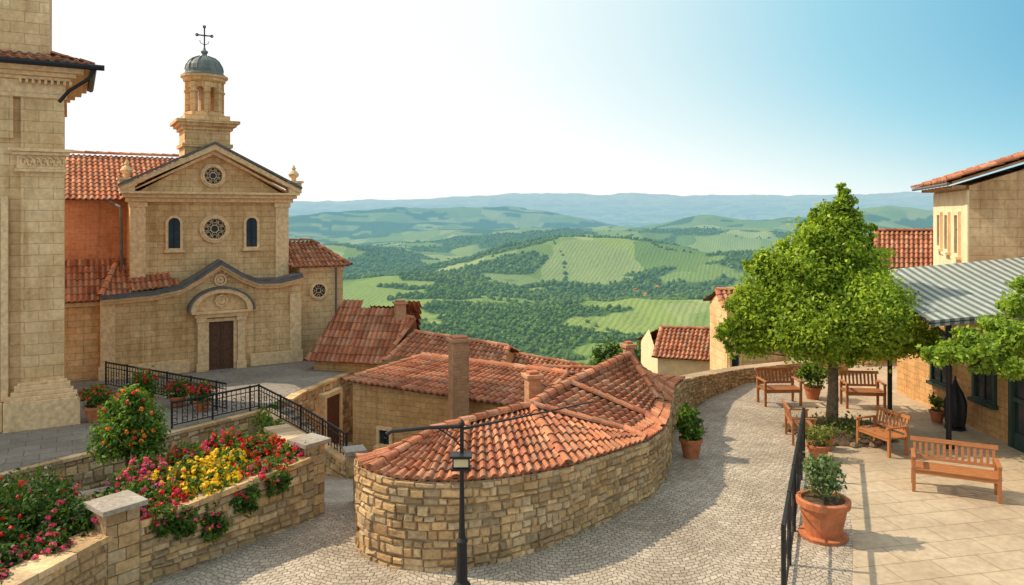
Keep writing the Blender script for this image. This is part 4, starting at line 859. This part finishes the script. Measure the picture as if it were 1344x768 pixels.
pot('terracotta pot with tall leafy shrub by palace plinth',-9.6,19.9,-.66,.24,.35,[(0,0,.7,.35,.3,.35)],1200,.08,bl=(20,.05,[(.65,.03,.02)]))
# ============================================================ FLOWER BED
RED=(.72,.02,.02);PINK=(.80,.09,.20);YEL=(.90,.58,.02);OR=(.85,.22,.02);MAG=(.66,.02,.14);LIL=(.45,.12,.36)
def flower(x,y,z,r,h,cols,nb,label,bs=.05,nl=1600,c0=GD,c1=(.15,.25,.03)):
    T=thing('flowering_plant',label,'flowers',(x,y,z),'flowering plants in the stone planter')
    lb=[(x,y,z+h*.5,r,r,h*.6),(x-r*.5,y-r*.3,z+h*.4,r*.6,r*.6,h*.5),(x+r*.5,y+r*.2,z+h*.45,r*.6,r*.6,h*.5)]
    leaves('foliage',lb,nl,.06,c0,c1,T,per=10,shell=.2); blossoms('blossoms',lb,nb,bs,cols,T)
P1=Vector((-4.7,9.2)); P2=Vector((-3.15,11.2)); dd=(P2-P1).normalized(); nn=Vector((-dd.y,dd.x))
rows_=[(.10,.02,[RED,PINK]),(.24,.05,[RED,RED,MAG]),(.40,.0,[YEL,YEL,YEL]),(.55,.05,[YEL]),(.70,.0,[PINK,RED]),(.86,.02,[RED,PINK]),(1.0,.1,[RED,PINK]),
 (.15,.42,[LIL,MAG,PINK]),(.32,.45,[YEL,PINK]),(.5,.5,[YEL]),(.68,.5,[YEL]),(.85,.5,[RED,RED]),(.95,.55,[RED]),(.3,.9,[PINK]),(.55,.95,[RED,PINK]),(.8,1.0,[MAG,RED])]
for t,o_,cs in rows_:
    q=P1.lerp(P2,t)+nn*(o_+.08); yl=cs[0]==YEL; lab='bushy plant with '+('yellow' if yl else 'red' if cs[0]==RED else 'pink' if cs[0]==PINK else 'purple')+' blossoms in stone planter'
    flower(q.x,q.y,.6+.1*o_+.1*t,.28,.31+.10*o_,cs,110 if yl else 62,lab)
for t,lw in ((.25,.45),(.42,.3),(.6,.5),(.15,.55),(.8,.6)):
    q=P1.lerp(P2,t)-nn*.2; flower(q.x,q.y,lw,.16,.32,[RED,PINK] if lw>.4 else [PINK,YEL],14,'trailing plant with pink blossoms over planter wall',.04,900,(.03,.07,.01),(.12,.21,.03))
for x,y,z,r,h,cs,nb in ((-5.2,9.1,.6,.33,.45,[PINK,MAG],14),(-5.7,9.3,.6,.4,.5,[RED,MAG],8),(-6.2,9.2,.6,.4,.55,[RED],8),(-5.25,8.5,.58,.26,.28,[PINK,PINK,MAG],62),(-5.5,8.2,.58,.24,.26,[PINK,MAG],46),(-5.8,8.5,.6,.32,.4,[RED],12),(-6.2,8.8,.6,.4,.5,[PINK],8),(-5.4,7.8,.56,.2,.26,[PINK,RED],20),(-5.75,7.9,.56,.25,.3,[RED],14),(-6.8,9.6,.6,.45,.55,[RED],8),(-5.0,9.9,.6,.35,.42,[RED,LIL],10),(-6.3,10.1,.55,.45,.45,[RED,PINK],8)):
    flower(x,y,z,r,h,cs,nb,'dark green plant with '+('pink' if cs[0]==PINK else 'red')+' blossoms behind low wall',.045,1900,(.02,.05,.012),(.075,.14,.022))
SBT=thing('flowering_shrub','rounded green shrub with small red flowers on thin trunk','shrub',(-5.6,11.0,.5)); mb=MB(); mb.tube([(-5.6,11,.4),(-5.57,11,.8),(-5.5,11,1.3)],[.04,.035,.02],7)
mb.build('trunk',[BARK],SBT); lb=[(-5.5,11,1.45,.42,.38,.4),(-5.28,10.95,1.25,.27,.27,.26),(-5.75,11,1.2,.27,.27,.28),(-5.5,11,1.78,.22,.22,.18),(-5.75,11,1.62,.18,.18,.18)]
leaves('crown',lb,7500,.065,(.03,.08,.012),(.18,.29,.035),SBT,per=14,shell=.2); blossoms('blossoms',lb,34,.045,[RED,OR],SBT)
T=thing('green_shrub','slender bright green shrub behind the planter','shrub',(-4.9,14.5,-.9)); mb=MB(); mb.tube([(-4.75,14.6,-1.2),(-4.7,14.6,.5)],[.04,.015],6); mb.build('trunk',[BARK],T); leaves('crown',[(-4.7,14.6,.3,.22,.22,.45),(-4.65,14.6,0,.3,.25,.3)],1200,.09,(.05,.1,.015),(.20,.30,.04),T,per=12,shell=.1)
# ============================================================ LIGHT + SKY
SD=Vector((-.94,.22,0)).normalized(); el=math.radians(43); sund=Vector((SD.x*math.cos(el),SD.y*math.cos(el),math.sin(el)))
sl=bpy.data.lights.new('sun','SUN'); sl.energy=5.0; sl.angle=math.radians(.6); sl.color=(1,.86,.64); so=bpy.data.objects.new('sun',sl); COL.objects.link(so); so.rotation_euler=sund.to_track_quat('Z','Y').to_euler(); so.location=(-20,10,30)
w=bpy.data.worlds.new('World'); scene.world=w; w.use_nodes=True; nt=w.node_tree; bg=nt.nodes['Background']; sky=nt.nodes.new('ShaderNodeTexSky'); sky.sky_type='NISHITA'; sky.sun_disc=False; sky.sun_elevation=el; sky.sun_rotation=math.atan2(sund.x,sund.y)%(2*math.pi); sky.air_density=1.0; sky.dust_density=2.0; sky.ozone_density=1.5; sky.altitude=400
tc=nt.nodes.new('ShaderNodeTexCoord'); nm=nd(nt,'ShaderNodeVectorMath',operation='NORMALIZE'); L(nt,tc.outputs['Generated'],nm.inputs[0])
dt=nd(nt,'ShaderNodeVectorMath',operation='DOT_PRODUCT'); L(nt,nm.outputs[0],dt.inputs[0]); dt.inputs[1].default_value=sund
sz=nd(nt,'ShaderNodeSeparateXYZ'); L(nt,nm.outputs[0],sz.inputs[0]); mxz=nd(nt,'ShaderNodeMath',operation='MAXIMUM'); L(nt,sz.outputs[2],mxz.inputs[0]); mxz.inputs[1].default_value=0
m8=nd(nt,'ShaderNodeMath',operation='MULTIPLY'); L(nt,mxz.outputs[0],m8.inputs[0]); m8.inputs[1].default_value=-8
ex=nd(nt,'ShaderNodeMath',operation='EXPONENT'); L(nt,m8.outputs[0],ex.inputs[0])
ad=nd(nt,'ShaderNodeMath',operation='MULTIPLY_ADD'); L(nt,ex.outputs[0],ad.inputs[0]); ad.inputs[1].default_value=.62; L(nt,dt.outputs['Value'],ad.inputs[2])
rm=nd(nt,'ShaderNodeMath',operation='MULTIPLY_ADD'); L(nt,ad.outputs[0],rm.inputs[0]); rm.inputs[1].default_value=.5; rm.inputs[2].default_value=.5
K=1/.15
# hazy sky: bright round the sun, blue across; brightness opposite added to light facades
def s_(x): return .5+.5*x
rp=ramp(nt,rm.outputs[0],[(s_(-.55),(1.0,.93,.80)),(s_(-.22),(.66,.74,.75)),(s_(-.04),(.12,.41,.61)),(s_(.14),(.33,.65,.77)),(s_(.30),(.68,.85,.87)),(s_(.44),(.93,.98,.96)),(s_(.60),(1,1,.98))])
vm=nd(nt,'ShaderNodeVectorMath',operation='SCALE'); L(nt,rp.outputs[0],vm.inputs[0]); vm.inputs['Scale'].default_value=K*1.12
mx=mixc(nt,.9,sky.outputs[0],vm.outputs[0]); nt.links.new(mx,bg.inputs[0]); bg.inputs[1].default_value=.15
# ============================================================ CAMERA
cam=bpy.data.cameras.new('camera'); co=bpy.data.objects.new('camera',cam); COL.objects.link(co); co.location=(0,0,H); co.rotation_euler=(math.radians(90),0,0)
cam.sensor_width=36; cam.lens=36*1000/1344; cam.shift_y=-104/1344; cam.clip_end=60000; cam.clip_start=.1; scene.camera=co
scene.view_settings.view_transform='Standard'; scene.view_settings.look='None'; scene.view_settings.exposure=0
